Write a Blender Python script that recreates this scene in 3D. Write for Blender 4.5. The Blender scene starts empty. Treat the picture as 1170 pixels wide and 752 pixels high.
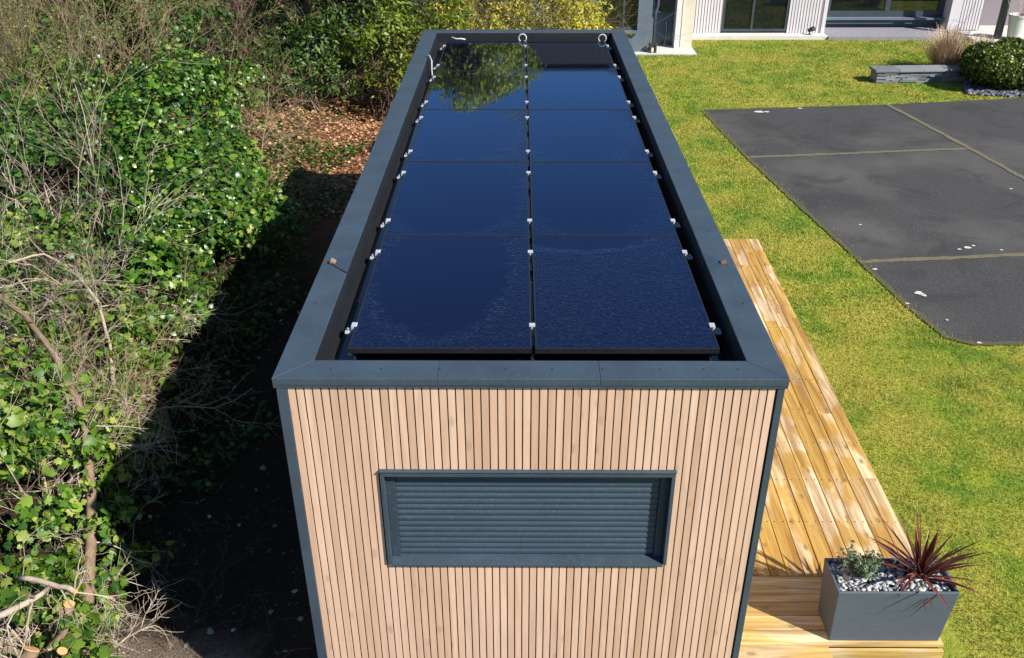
import bpy, math, random
import numpy as np
from mathutils import Vector, Matrix, noise as mn
random.seed(7); RNG = np.random.default_rng(7)
SC = bpy.context.scene
COL = SC.collection
R = math.radians

# ------------------------------------------------------------------ camera
AX = np.array([[0.99996892, -0.00165216, 0.00770912],
               [0.00751759, 0.49449056, -0.86915049],
               [-0.00237611, 0.86918143, 0.49448761]])
CAM = np.array([-0.0635, -4.359, 5.8]); FPX = 1040.54
def at(px, py, z):
    r = AX @ np.array([px - 585., -(py - 376.), -FPX])
    return CAM + r * ((z - CAM[2]) / r[2])
cd = bpy.data.cameras.new('camera'); cam = bpy.data.objects.new('camera', cd); COL.objects.link(cam)
M4 = Matrix([list(AX[i]) + [CAM[i]] for i in range(3)] + [[0, 0, 0, 1]])
cam.matrix_world = M4
cd.sensor_width = 36; cd.sensor_fit = 'HORIZONTAL'; cd.lens = FPX / 1170 * 36; cd.clip_end = 2000; cd.clip_start = .05
SC.camera = cam

# ------------------------------------------------------------------ light
SUN_AZ, SUN_EL = R(36.5), R(40)       # azimuth measured from +x towards -y
sv = Vector((math.cos(SUN_EL) * math.cos(SUN_AZ), -math.cos(SUN_EL) * math.sin(SUN_AZ), math.sin(SUN_EL)))
sl = bpy.data.lights.new('sun', 'SUN'); sl.energy = 4.9; sl.angle = R(.53); sl.color = (1, .95, .87)
so = bpy.data.objects.new('sun', sl); COL.objects.link(so)
so.rotation_euler = sv.to_track_quat('Z', 'Y').to_euler(); so.location = sv * 30
w = bpy.data.worlds.new('World'); SC.world = w; w.use_nodes = True
nt = w.node_tree; nt.nodes.clear()
sk = nt.nodes.new('ShaderNodeTexSky'); sk.sky_type = 'NISHITA'; sk.sun_disc = False
sk.sun_elevation = SUN_EL; sk.sun_rotation = math.atan2(sv.x, sv.y); sk.altitude = 200; sk.air_density = 1.0; sk.dust_density = 0.1; sk.ozone_density = 6.0
bg = nt.nodes.new('ShaderNodeBackground'); bg.inputs[1].default_value = .078
wo = nt.nodes.new('ShaderNodeOutputWorld')
nt.links.new(sk.outputs[0], bg.inputs[0]); nt.links.new(bg.outputs[0], wo.inputs[0])
SC.view_settings.view_transform = 'Standard'; SC.view_settings.look = 'None'
SC.view_settings.exposure = 0.80; SC.view_settings.gamma = 1
SC.render.engine = 'CYCLES'
SC.cycles.max_bounces = 6; SC.cycles.transparent_max_bounces = 4

# ------------------------------------------------------------------ materials
class NT:
    def __init__(s, name):
        s.m = bpy.data.materials.new(name); s.m.use_nodes = True
        s.t = s.m.node_tree; s.t.nodes.clear()
        s.out = s.n('ShaderNodeOutputMaterial'); s.b = s.n('ShaderNodeBsdfPrincipled')
        s.l(s.b.outputs[0], s.out.inputs[0])
    def n(s, k, **kw):
        x = s.t.nodes.new(k)
        for a, v in kw.items(): setattr(x, a, v)
        return x
    def l(s, a, b): s.t.links.new(a, b)
    def pos(s):
        return s.n('ShaderNodeNewGeometry').outputs['Position']
    def mapping(s, scale=(1, 1, 1), src=None, loc=(0, 0, 0), rot=(0, 0, 0)):
        mp = s.n('ShaderNodeMapping'); mp.inputs['Scale'].default_value = scale; mp.inputs['Location'].default_value = loc
        mp.inputs['Rotation'].default_value = rot
        s.l(src if src is not None else s.pos(), mp.inputs[0]); return mp.outputs[0]
    def noise(s, scale, detail=4, src=None, rough=.55, dist=0):
        x = s.n('ShaderNodeTexNoise'); x.inputs['Scale'].default_value = scale; x.inputs['Detail'].default_value = detail
        x.inputs['Roughness'].default_value = rough; x.inputs['Distortion'].default_value = dist
        s.l(src if src is not None else s.pos(), x.inputs['Vector']); return x.outputs[0]
    def ramp(s, fac, stops, interp='LINEAR'):
        r = s.n('ShaderNodeValToRGB'); r.color_ramp.interpolation = interp
        el = r.color_ramp.elements
        while len(el) < len(stops): el.new(.5)
        for e, (p, c) in zip(el, stops):
            e.position = p; e.color = (c, c, c, 1) if isinstance(c, (int, float)) else (*c, 1)
        s.l(fac, r.inputs[0]); return r.outputs[0]
    def mix(s, fac, a, b, mode='MIX'):
        x = s.n('ShaderNodeMix', data_type='RGBA', blend_type=mode)
        for i, v in ((0, fac), (6, a), (7, b)):
            if isinstance(v, (int, float)): x.inputs[i].default_value = v
            elif isinstance(v, tuple): x.inputs[i].default_value = (*v, 1)
            else: s.l(v, x.inputs[i])
        return x.outputs[2]
    def math(s, op, a, b=None, c=None):
        x = s.n('ShaderNodeMath', operation=op)
        for i, v in enumerate((a, b, c)):
            if v is None: continue
            if isinstance(v, (int, float)): x.inputs[i].default_value = v
            else: s.l(v, x.inputs[i])
        return x.outputs[0]
    def bump(s, h, strength=.3, dist=.01, prev=None):
        x = s.n('ShaderNodeBump'); x.inputs['Strength'].default_value = strength; x.inputs['Distance'].default_value = dist
        s.l(h, x.inputs['Height'])
        if prev is not None: s.l(prev, x.inputs['Normal'])
        s.l(x.outputs[0], s.b.inputs['Normal']); return x.outputs[0]
    def set(s, **kw):
        names = dict(base='Base Color', rough='Roughness', metal='Metallic', spec='Specular IOR Level', ior='IOR', coat='Coat Weight', coatr='Coat Roughness', tint='Specular Tint')
        for k, v in kw.items():
            i = s.b.inputs[names[k]]
            if isinstance(v, (int, float)): i.default_value = v
            elif isinstance(v, tuple): i.default_value = (*v, 1)
            else: s.l(v, i)
        return s
    def island(s): return s.n('ShaderNodeNewGeometry').outputs['Random Per Island']

def metal_paint(name, c, rough=.42, var=.16):
    t = NT(name)
    n = t.noise(3.0, 6); n2 = t.noise(38, 4)
    col = t.mix(t.ramp(n, [(.3, 0.), (.7, 1.)]), tuple(x * (1 - var) for x in c), tuple(x * (1 + var) for x in c))
    col = t.mix(t.math('MULTIPLY', t.ramp(n2, [(.55, 0.), (.8, 1.)]), .18), col, tuple(min(1, x * 2.2 + .02) for x in c))
    t.set(base=col, rough=t.ramp(n2, [(.3, rough - .07), (.75, rough + .14)]))
    t.bump(n, .12, .01); return t.m

M = {}
M['anthracite'] = metal_paint('anthracite metal', (.036, .055, .075), .5)
M['anthracite_dark'] = metal_paint('anthracite frame metal', (.028, .045, .065), .5)
M['shutter'] = metal_paint('shutter metal', (.034, .055, .078), .45, .08)
M['alu'] = metal_paint('bare aluminium', (.38, .40, .44), .4, .1)
M['black_frame'] = metal_paint('black anodised frame', (.012, .013, .016), .35)
M['house_grey'] = metal_paint('blue grey render', (.10, .13, .17), .8, .08)
M['house_frame'] = metal_paint('dark window frame', (.035, .045, .06), .45)
M['white_paint'] = metal_paint('white paint', (.62, .61, .60), .6, .06)
M['beige_paint'] = metal_paint('cream paint', (.60, .53, .42), .7, .08)
M['black_plastic'] = metal_paint('black plastic', (.02, .02, .022), .5)
M['cable'] = metal_paint('pale grey cable', (.42, .42, .42), .6)
M['batten'] = metal_paint('black batten', (.012, .009, .010), .8)

# cladding: islands give each batten its own tone
def wood(name, stops, axis, grain=1.0, rough=.65, knots=True, wet=None):
    t = NT(name)
    sc = [26, 26, 26]; sc[axis] = 1.6
    isl = t.island()
    off = t.n('ShaderNodeCombineXYZ')
    for i in range(3): t.l(t.math('MULTIPLY', isl, 37.0 + 11 * i), off.inputs[i])
    add = t.n('ShaderNodeVectorMath', operation='ADD'); t.l(t.pos(), add.inputs[0]); t.l(off.outputs[0], add.inputs[1])
    src = add.outputs[0]
    g = t.noise(1.0, 6, t.mapping(tuple(x * grain for x in sc), src), .6, .6)
    base = t.ramp(isl, stops)
    col = t.mix(t.ramp(g, [(.35, 0.), (.65, .55)]), base, tuple(c * (.72 if knots == 'faint' else .55) for c in stops[0][1]))
    sc2 = [6, 6, 6]; sc2[axis] = .9
    bl = t.noise(1.0, 3, t.mapping(tuple(sc2), src), .5)
    col = t.mix(t.math('MULTIPLY', t.ramp(bl, [(.48, 0.), (.72, 1.)]), .35), col, stops[-1][1])
    if wet:
        sw = [2.0, 2.0, 2.0]; sw[axis] = 1.0
        wn = t.noise(1.0, 4, t.mapping(tuple(sw), src), .5, .7)
        lw = t.noise(1.1, 2)
        f = t.ramp(t.math('ADD', t.math('MULTIPLY', wn, .85), t.math('MULTIPLY', lw, .15)), [(.45, 0.), (.50, 1.)])
        col = t.mix(t.math('MULTIPLY', f, .78), col, wet)
        darkg = t.mix(t.ramp(g, [(.38, 0.), (.62, .75)]), (1, 1, 1), (.50, .36, .22))
        col = t.mix(1.0, col, darkg, 'MULTIPLY')
    if knots:
        v = t.n('ShaderNodeTexVoronoi'); sk_ = [7.2, 7.2, 7.2]; sk_[axis] = 3.4
        t.l(t.mapping(tuple(sk_), src), v.inputs['Vector']); v.inputs['Scale'].default_value = 1
        k = t.ramp(v.outputs['Distance'], [(.09, 1.), (.18, 0.)])
        col = t.mix(t.math('MULTIPLY', k, .28 if knots == 'faint' else .7), col, tuple(c * .30 for c in stops[0][1]))
    t.set(base=col, rough=rough); t.bump(g, .25, .004); return t.m
M['slat'] = wood('larch batten', [(0, (.51, .325, .215)), (.45, (.58, .385, .268)), (1, (.65, .455, .335))], 2, .7, .7, 'faint')
M['deck_y'] = wood('pine deck board', [(0, (.54, .38, .17)), (.5, (.66, .50, .27)), (1, (.74, .60, .41))], 1, .6, .5, True, (.45, .265, .035))
M['deck_x'] = wood('pine border board', [(0, (.60, .45, .24)), (.5, (.69, .56, .34)), (1, (.76, .66, .46))], 0, .6, .5, True, (.60, .42, .12))

# solar glass; dew / dirt zone has a free ellipse whose centre differs
def solar(name, cx, cy, rx, ry, amount):
    t = NT(name)
    tc = t.n('ShaderNodeTexCoord').outputs['Generated']
    sx = t.n('ShaderNodeSeparateXYZ'); t.l(tc, sx.inputs[0])
    dx = t.math('DIVIDE', t.math('SUBTRACT', sx.outputs[0], cx), rx); dy = t.math('DIVIDE', t.math('SUBTRACT', sx.outputs[1], cy), ry)
    d = t.math('ADD', t.math('POWER', t.math('ABSOLUTE', dx), 2.0), t.math('POWER', t.math('ABSOLUTE', dy), 2.0))
    d = t.math('ADD', d, t.math('MULTIPLY', t.math('SUBTRACT', t.noise(6, 5), .5), 1.1))
    zone = t.math('MULTIPLY', t.ramp(t.math('MULTIPLY', d, .5), [(.38, 0.), (.62, 1.)]), amount)
    rim = t.math('MULTIPLY', t.ramp(t.math('MULTIPLY', d, .5), [(.36, 0.), (.5, .7), (.68, .15), (.9, .3)]), amount)
    fine = t.noise(42, 3, t.mapping((1, .7, 1)), .6, .5)
    sp = t.ramp(t.noise(60, 2, t.mapping((1.0, 1.3, 1))), [(.58, 0.), (.72, 1.)])
    base = t.mix(t.math('MULTIPLY', t.math('MULTIPLY', sp, rim), .55), (.0025, .0018, .010), (.12, .13, .16))
    t.set(base=base, rough=t.math('ADD', t.math('MULTIPLY', zone, .16), .025), ior=1.62, tint=(.5, .72, 1.0))
    h = t.math('MULTIPLY', fine, zone)
    nrm = t.bump(h, .55, .012); t.set(spec=0.)
    fr_ = t.n('ShaderNodeFresnel'); fr_.inputs[0].default_value = 1.62; t.l(nrm, fr_.inputs[1])
    gl_ = t.n('ShaderNodeBsdfGlossy'); gl_.inputs[0].default_value = (.46, .70, 1., 1); t.l(nrm, gl_.inputs['Normal'])
    t.l(t.math('ADD', t.math('MULTIPLY', zone, .16), .025), gl_.inputs['Roughness'])
    mx_ = t.n('ShaderNodeMixShader'); t.l(t.math('MULTIPLY', fr_.outputs[0], 1.25), mx_.inputs[0]); t.l(t.b.outputs[0], mx_.inputs[1]); t.l(gl_.outputs[0], mx_.inputs[2]); t.l(mx_.outputs[0], t.out.inputs[0])
    return t.m
M['solar_fl'] = solar('dewy solar glass front', .44, .66, .46, .60, 1)
M['solar_fr'] = solar('wet solar glass', .30, 1.05, .55, .22, 1)
M['solar_a'] = solar('solar glass right margin', .42, .55, .54, .62, .5)
M['solar_b'] = solar('solar glass clean', .5, .5, .70, .70, .25)
t = NT('roof membrane'); n = t.noise(1.3, 4); n2 = t.noise(22, 5)
t.set(base=t.mix(n2, (.004, .005, .012), (.010, .012, .022)), rough=t.ramp(n, [(.35, .03), (.7, .12)]), ior=1.6, tint=(.5, .75, 1.)); M['membrane'] = t.m
t = NT('membrane upstand'); n = t.noise(9, 5, t.mapping((1, .25, 1)))
t.set(base=t.mix(n, (.005, .006, .008), (.012, .014, .016)), rough=.7, spec=.2); t.bump(n, .4, .01); M['upstand'] = t.m

# lawn
def lawn_color(t, isl=None):
    a = t.noise(.9, 5, None, .6); b = t.noise(3.2, 5, None, .65); c = t.noise(22, 4, None, .7)
    col = t.mix(t.ramp(b, [(.34, 0.), (.62, 1.)]), (.088, .180, .016), (.245, .290, .030))
    col = t.mix(t.ramp(a, [(.42, 0.), (.60, .9)]), col, (.33, .30, .05))
    g = t.noise(.45, 4, t.mapping((1, 1, 1), None, (5, 3, 0)), .7)
    col = t.mix(t.ramp(g, [(.56, 0.), (.68, .8)]), col, (.075, .19, .018))
    col = t.mix(t.ramp(c, [(.3, .4), (.5, 0.)]), col, (.07, .12, .016))
    if isl is not None:
        col = t.mix(t.ramp(isl, [(0, .0), (.6, .03), (.92, .35), (1, .6)]), col, (.42, .38, .12))
        col = t.mix(t.ramp(isl, [(0, .35), (.2, .0), (1, 0.)]), col, (.05, .12, .01))
    return col, c
t = NT('lawn turf'); col, c = lawn_color(t); t.set(base=col, rough=.9, spec=.1); t.bump(c, .9, .03); M['lawn'] = t.m
t = NT('grass blades'); col, c = lawn_color(t, t.island()); t.set(base=col, rough=.6, spec=.25); M['blades'] = t.m

t = NT('asphalt'); f = t.noise(75, 5, None, .85); b = t.noise(1.2, 5); p = t.noise(.35, 5, t.mapping((1, 1, 1), None, (2, 9, 0)))
col = t.mix(f, (.004, .004, .004), (.072, .071, .070)); col = t.mix(t.ramp(t.noise(30, 4, None, .8), [(.54, 0.), (.66, .8)]), col, (.125, .12, .115)); col = t.mix(t.ramp(t.noise(24, 4, t.mapping((1,1,1), None, (7, 1, 0)), .8), [(.50, 0.), (.62, .7)]), col, (.018, .018, .02)); col = t.mix(t.ramp(b, [(.4, 0.), (.7, .45)]), col, (.028, .028, .029))
col = t.mix(t.ramp(p, [(.50, 0.), (.64, .6)]), col, (.088, .082, .074)); q_ = t.noise(.9, 6, t.mapping((1, 1, 1), None, (11, 4, 0)), .7, .8); col = t.mix(t.ramp(q_, [(.52, 0.), (.62, .55)]), col, (.018, .018, .018))
v = t.n('ShaderNodeTexVoronoi'); v.inputs['Scale'].default_value = 5.5; t.l(t.pos(), v.inputs['Vector'])
sp = t.ramp(v.outputs['Distance'], [(.035, 1.), (.06, 0.)]); vn = t.ramp(t.noise(1.9, 3), [(.5, 0.), (.6, 1.)])
col = t.mix(t.math('MULTIPLY', t.math('MULTIPLY', sp, vn), .35), col, (.30, .30, .28))
t.set(base=col, rough=.9); t.bump(f, .6, .006); M['asphalt'] = t.m
t = NT('mossy marking'); f = t.noise(40, 4, None, .8); b = t.noise(6, 4)
t.set(base=t.mix(t.ramp(f, [(.35, 0.), (.65, 1.)]), (.075, .065, .04), t.mix(b, (.20, .165, .07), (.13, .12, .09))), rough=.95); t.bump(f, .7, .01); M['moss'] = t.m
t = NT('asphalt edge grit'); f = t.noise(70, 4, None, .8); t.set(base=t.mix(f, (.03, .032, .016), (.11, .10, .045)), rough=.95); t.bump(f, .7, .01); M['grit'] = t.m
t = NT('pale lichen'); f = t.noise(60, 4); t.set(base=t.mix(f, (.30, .31, .28), (.62, .62, .56)), rough=.9); M['lichen'] = t.m

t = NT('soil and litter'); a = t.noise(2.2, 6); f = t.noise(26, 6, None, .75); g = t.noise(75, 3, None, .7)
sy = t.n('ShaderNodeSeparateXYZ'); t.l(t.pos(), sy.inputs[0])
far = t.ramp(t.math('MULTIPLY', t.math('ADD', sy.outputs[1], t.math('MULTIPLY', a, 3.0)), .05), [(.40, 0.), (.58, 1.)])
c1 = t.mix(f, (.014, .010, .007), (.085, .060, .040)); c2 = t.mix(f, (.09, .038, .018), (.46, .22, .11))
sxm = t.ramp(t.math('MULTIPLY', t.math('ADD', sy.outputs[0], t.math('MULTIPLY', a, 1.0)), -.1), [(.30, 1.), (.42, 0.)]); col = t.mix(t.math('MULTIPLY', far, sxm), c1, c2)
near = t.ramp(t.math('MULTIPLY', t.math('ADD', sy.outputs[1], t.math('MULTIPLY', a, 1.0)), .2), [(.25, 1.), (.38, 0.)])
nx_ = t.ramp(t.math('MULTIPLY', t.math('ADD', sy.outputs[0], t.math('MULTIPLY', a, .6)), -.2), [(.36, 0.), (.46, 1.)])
col = t.mix(t.math('MULTIPLY', t.math('MULTIPLY', near, nx_), .85), col, t.mix(t.noise(9, 6, None, .75), (.20, .15, .10), (.66, .54, .42)))  # sunlit corner painted paler; the dark base carries the cabin's shade
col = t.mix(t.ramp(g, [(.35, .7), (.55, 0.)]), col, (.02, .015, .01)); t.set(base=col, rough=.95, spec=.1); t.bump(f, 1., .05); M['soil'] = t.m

def leafmat(name, stops, rough=.35, trans=.3, spec=.5):
    t = NT(name); isl = t.island()
    col = t.ramp(isl, stops); n = t.noise(1.6, 3)
    col = t.mix(t.ramp(n, [(.35, .45), (.65, 0.)]), col, tuple(c * .7 for c in stops[0][1]))
    t.set(base=col, rough=rough, spec=spec)
    if trans:
        tr = t.n('ShaderNodeBsdfTranslucent'); t.l(t.mix(1.0, col, (1., 1.25, .5), 'MULTIPLY'), tr.inputs[0])
        mx = t.n('ShaderNodeMixShader'); mx.inputs[0].default_value = trans
        t.l(t.b.outputs[0], mx.inputs[1]); t.l(tr.outputs[0], mx.inputs[2]); t.l(mx.outputs[0], t.out.inputs[0])
    return t.m
M['ivy'] = leafmat('ivy leaf', [(0, (.015, .050, .010)), (.4, (.055, .145, .014)), (.75, (.12, .25, .022)), (.95, (.24, .36, .045)), (1, (.42, .40, .12))], .34, .28, .5)
M['ivy_dark'] = leafmat('dark ivy leaf', [(0, (.018, .058, .010)), (.6, (.045, .12, .015)), (.92, (.10, .21, .025)), (1, (.25, .30, .06))], .42, .3, .4)
M['ivy_lime'] = leafmat('young ivy leaf', [(0, (.025, .08, .012)), (.4, (.10, .21, .020)), (.85, (.24, .36, .04)), (1, (.46, .45, .12))], .45, .35, .4)
M['evergreen'] = leafmat('evergreen leaf', [(0, (.015, .042, .008)), (.6, (.042, .095, .014)), (.93, (.11, .18, .022)), (1, (.22, .27, .04))], .45, .3, .4)
M['lime'] = leafmat('lime leaf', [(0, (.08, .15, .012)), (.6, (.20, .28, .02)), (1, (.36, .38, .04))], .4)
M['yellow'] = leafmat('yellow spring leaf', [(0, (.22, .22, .012)), (.5, (.58, .50, .03)), (.85, (.72, .60, .05)), (1, (.62, .42, .06))], .45)
M['olive'] = leafmat('olive bud', [(0, (.09, .11, .02)), (.6, (.24, .25, .04)), (1, (.44, .38, .08))], .5)
M['box'] = leafmat('box leaf', [(0, (.03, .055, .006)), (.6, (.10, .14, .014)), (1, (.24, .27, .03))], .4)
M['silver'] = leafmat('grey green leaf', [(0, (.07, .12, .06)), (.6, (.17, .24, .14)), (1, (.34, .40, .28))], .5)
M['cordyline'] = leafmat('purple blade', [(0, (.07, .012, .014)), (.5, (.17, .040, .035)), (.85, (.28, .10, .085)), (1, (.42, .24, .19))], .3, .15)
M['straw'] = leafmat('dry straw', [(0, (.34, .24, .14)), (.5, (.56, .42, .27)), (1, (.74, .58, .42))], .8, 0, .15)
M['litter'] = leafmat('fallen leaf', [(0, (.14, .055, .02)), (.5, (.40, .19, .085)), (.9, (.60, .36, .20)), (1, (.60, .48, .32))], .6, .0)
M['litter_dull'] = leafmat('dull dead leaf', [(0, (.04, .025, .015)), (.7, (.14, .09, .055)), (1, (.32, .22, .14))], .7, .0)
M['litter_green'] = leafmat('fallen ivy leaf', [(0, (.08, .11, .05)), (.5, (.20, .25, .14)), (1, (.50, .50, .40))], .5, .0)
def barkmat(name, a, b):
    t = NT(name); n = t.noise(14, 5, None, .7); k = t.noise(2.5, 3)
    col = t.mix(t.ramp(n, [(.3, 0.), (.7, 1.)]), a, b); col = t.mix(t.math('MULTIPLY', t.island(), .45), col, b)
    t.set(base=col, rough=.85, spec=.2); t.bump(n, .5, .01); return t.m
M['bark'] = barkmat('bark', (.10, .065, .04), (.26, .18, .12))
M['twig'] = barkmat('pale twig', (.17, .125, .09), (.50, .41, .32))
M['twig_tan'] = barkmat('tan twig', (.14, .09, .055), (.40, .28, .175))
M['twig_dark'] = barkmat('dark twig', (.06, .045, .032), (.17, .125, .09))
M['twig_olive'] = barkmat('olive twig', (.075, .065, .028), (.24, .20, .09))
M['cut'] = barkmat('fresh cut wood', (.55, .26, .09), (.70, .42, .20))
M['cut_red'] = barkmat('reddish cut wood', (.45, .07, .035), (.6, .13, .07))
t = NT('slate'); n = t.noise(9, 5, t.mapping((1, 1, 6))); isl = t.island()
t.set(base=t.mix(n, t.ramp(isl, [(0, (.02, .024, .03)), (1, (.26, .275, .30))]), (.20, .21, .23)), rough=.6); t.bump(n, .6, .01); M['slate'] = t.m
t = NT('slate chip'); isl = t.island(); n = t.noise(30, 3)
t.set(base=t.mix(t.math('MULTIPLY', n, .5), t.ramp(isl, [(0, (.05, .055, .065)), (.3, (.30, .315, .33)), (1, (.72, .73, .74))]), (.1, .1, .11)), rough=.45); M['chip'] = t.m
t = NT('dark slate chip'); isl = t.island(); t.set(base=t.ramp(isl, [(0, (.025, .028, .035)), (1, (.15, .165, .19))]), rough=.6); M['chip_dark'] = t.m
t = NT('planter resin'); n = t.noise(1, 5, t.mapping((9, 9, 160)), .7); n2 = t.noise(5, 4)
t.set(base=t.mix(n, (.040, .054, .075), (.100, .122, .155)), rough=.6); t.bump(n, .35, .004); M['planter'] = t.m
t = NT('concrete'); n = t.noise(6, 6); t.set(base=t.mix(n, (.42, .41, .38), (.62, .60, .56)), rough=.9); M['concrete'] = t.m
t = NT('ribbed cladding'); n = t.noise(4, 5); t.set(base=t.mix(n, (.50, .47, .50), (.62, .585, .60)), rough=.75); M['rib'] = t.m
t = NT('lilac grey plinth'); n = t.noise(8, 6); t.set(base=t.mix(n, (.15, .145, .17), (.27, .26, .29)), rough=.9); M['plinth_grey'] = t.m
t = NT('rib groove'); t.set(base=(.22, .19, .21), rough=.9); M['groove'] = t.m
t = NT('window glass'); t.set(base=(.006, .009, .010), rough=.015, ior=1.9); M['glass'] = t.m
t = NT('dark timber wall'); n = t.noise(5, 4, t.mapping((3, 3, .4))); t.set(base=t.mix(n, (.035, .026, .022), (.075, .058, .048)), rough=.8); M['upper'] = t.m
t = NT('roof slate'); n = t.noise(3, 5, t.mapping((1, 3, 1))); t.set(base=t.mix(n, (.03, .032, .038), (.075, .078, .085)), rough=.6); M['roof'] = t.m

# ------------------------------------------------------------------ mesh helpers
class MB:
    def __init__(s): s.v = []; s.f = []; s.n = 0
    def add(s, v, f):
        v = np.asarray(v, float); s.v.append(v); s.f += [tuple(i + s.n for i in q) for q in f]; s.n += len(v); return s
    def box(s, a, b, taper=0):
        x0, y0, z0 = a; x1, y1, z1 = b; t_ = taper
        v = [(x0 + t_, y0 + t_, z0), (x1 - t_, y0 + t_, z0), (x1 - t_, y1 - t_, z0), (x0 + t_, y1 - t_, z0), (x0, y0, z1), (x1, y0, z1), (x1, y1, z1), (x0, y1, z1)]
        return s.add(v, [(3, 2, 1, 0), (4, 5, 6, 7), (0, 1, 5, 4), (1, 2, 6, 5), (2, 3, 7, 6), (3, 0, 4, 7)])
    def prism(s, poly, z0, z1):
        n = len(poly); v = [(x, y, z0) for x, y in poly] + [(x, y, z1) for x, y in poly]
        return s.add(v, [tuple(range(n))[::-1], tuple(range(n, 2 * n))] + [(i, (i + 1) % n, n + (i + 1) % n, n + i) for i in range(n)])
    def tube(s, pts, r0, r1=None, k=6, caps=True):
        pts = [np.asarray(p, float) for p in pts]; r1 = r0 if r1 is None else r1; n = len(pts)
        V = []; up = np.array([.31, .17, .93])
        for i, p in enumerate(pts):
            d = pts[min(i + 1, n - 1)] - pts[max(i - 1, 0)]; d = d / (np.linalg.norm(d) + 1e-9)
            a = np.cross(d, up)
            if np.linalg.norm(a) < .05: a = np.cross(d, [1, 0, 0])
            a /= np.linalg.norm(a); b = np.cross(d, a); r = r0 + (r1 - r0) * i / (n - 1)
            for j in range(k):
                t_ = 2 * math.pi * j / k; V.append(p + r * (math.cos(t_) * a + math.sin(t_) * b))
        F = [(i * k + j, i * k + (j + 1) % k, (i + 1) * k + (j + 1) % k, (i + 1) * k + j) for i in range(n - 1) for j in range(k)]
        if caps: F += [tuple(range(k))[::-1], tuple(range((n - 1) * k, n * k))]
        return s.add(V, F)
    def build(s, name, mat, parent=None, smooth=False, bevel=0, loc=None):
        me = bpy.data.meshes.new(name)
        if s.v:
            V = np.concatenate(s.v)
            if loc is not None: V = V - np.asarray(loc)
            me.from_pydata(V.tolist(), [], s.f)
        me.materials.append(mat)
        if smooth: me.shade_smooth()
        o = bpy.data.objects.new(name, me); COL.objects.link(o)
        if parent is not None: o.parent = parent
        elif loc is not None: o.location = loc
        if bevel:
            b = o.modifiers.new('bevel', 'BEVEL'); b.width = bevel; b.segments = 2; b.limit_method = 'ANGLE'
        return o
def fast_mesh(name, V, F, mat, parent=None, loc=None, smooth=False):
    """V (n,3); F (m,k) uniform faces"""
    me = bpy.data.meshes.new(name); V = np.asarray(V, np.float32)
    if loc is not None: V = V - np.asarray(loc, np.float32)
    F = np.asarray(F, np.int32); m, k = F.shape
    me.vertices.add(len(V)); me.vertices.foreach_set('co', V.astype(np.float32).ravel())
    me.loops.add(m * k); me.loops.foreach_set('vertex_index', F.ravel())
    me.polygons.add(m); me.polygons.foreach_set('loop_start', np.arange(0, m * k, k, dtype=np.int32))
    me.polygons.foreach_set('loop_total', np.full(m, k, dtype=np.int32))
    me.update(calc_edges=True); me.materials.append(mat)
    if smooth: me.shade_smooth()
    o = bpy.data.objects.new(name, me); COL.objects.link(o)
    if parent is not None: o.parent = parent
    elif loc is not None: o.location = loc
    return o
def tag(o, label=None, cat=None, group=None, kind=None):
    if label: o['label'] = label
    if cat: o['category'] = cat
    if group: o['group'] = group
    if kind: o['kind'] = kind
    return o
def thing(name, loc, label, cat, group=None):
    o = bpy.data.objects.new(name, None); o.location = loc; o.empty_display_size = .2; COL.objects.link(o)
    return tag(o, label, cat, group)

IVY = (np.array([(0, 0, .06), (0, -.42, 0), (.26, -.40, -.03), (.50, -.12, -.05), (.30, .08, -.02), (.40, .30, -.06), (.14, .30, 0), (0, .62, -.08), (-.14, .30, 0), (-.40, .30, -.06), (-.30, .08, -.02), (-.50, -.12, -.05), (-.26, -.40, -.03)]),
       [(0, i, i + 1) for i in range(1, 12)] + [(0, 12, 1)])
LEAF = (np.array([(0, -.5, 0), (.22, -.1, .05), (0, .5, -.06), (-.22, -.1, .05)]), [(0, 1, 2), (0, 2, 3)])
ROUND = (np.array([(0, -.5, 0), (.34, -.22, .05), (.34, .18, .05), (0, .5, -.06), (-.34, .18, .05), (-.34, -.22, .05)]), [(0, 1, 2), (0, 2, 3), (0, 3, 4), (0, 4, 5)])
def orient(nrm, rng, droop=.0):
    N = nrm / (np.linalg.norm(nrm, axis=1, keepdims=True) + 1e-9)
    t_ = rng.normal(size=N.shape); t_[:, 2] -= droop
    t_ -= N * np.sum(t_ * N, 1, keepdims=True); t_ /= (np.linalg.norm(t_, axis=1, keepdims=True) + 1e-9)
    return N, t_, np.cross(t_, N)
def leaves(name, P, nrm, size, tpl, mat, parent=None, droop=0., loc=None, rng=RNG):
    N, T, B = orient(nrm, rng, droop); tv, tf = tpl; tf = np.array(tf)
    V = P[:, None, :] + size[:, None, None] * (tv[None, :, 0, None] * B[:, None, :] + tv[None, :, 1, None] * T[:, None, :] + tv[None, :, 2, None] * N[:, None, :])
    K = len(tv); F = tf[None] + (np.arange(len(P)) * K)[:, None, None]
    return fast_mesh(name, V.reshape(-1, 3), F.reshape(-1, 3), mat, parent, loc)
def vnoise(P, s):
    return (np.sin(P[:, 0] * s * 1.7 + 1.3 * np.sin(P[:, 1] * s * 1.1)) + np.sin(P[:, 1] * s * 1.9 + 1.7 * np.sin(P[:, 2] * s * 1.3 + 2)) + np.sin(P[:, 2] * s * 2.1 + 1.1 * np.sin(P[:, 0] * s * 1.5 + 4))) / 3
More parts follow.
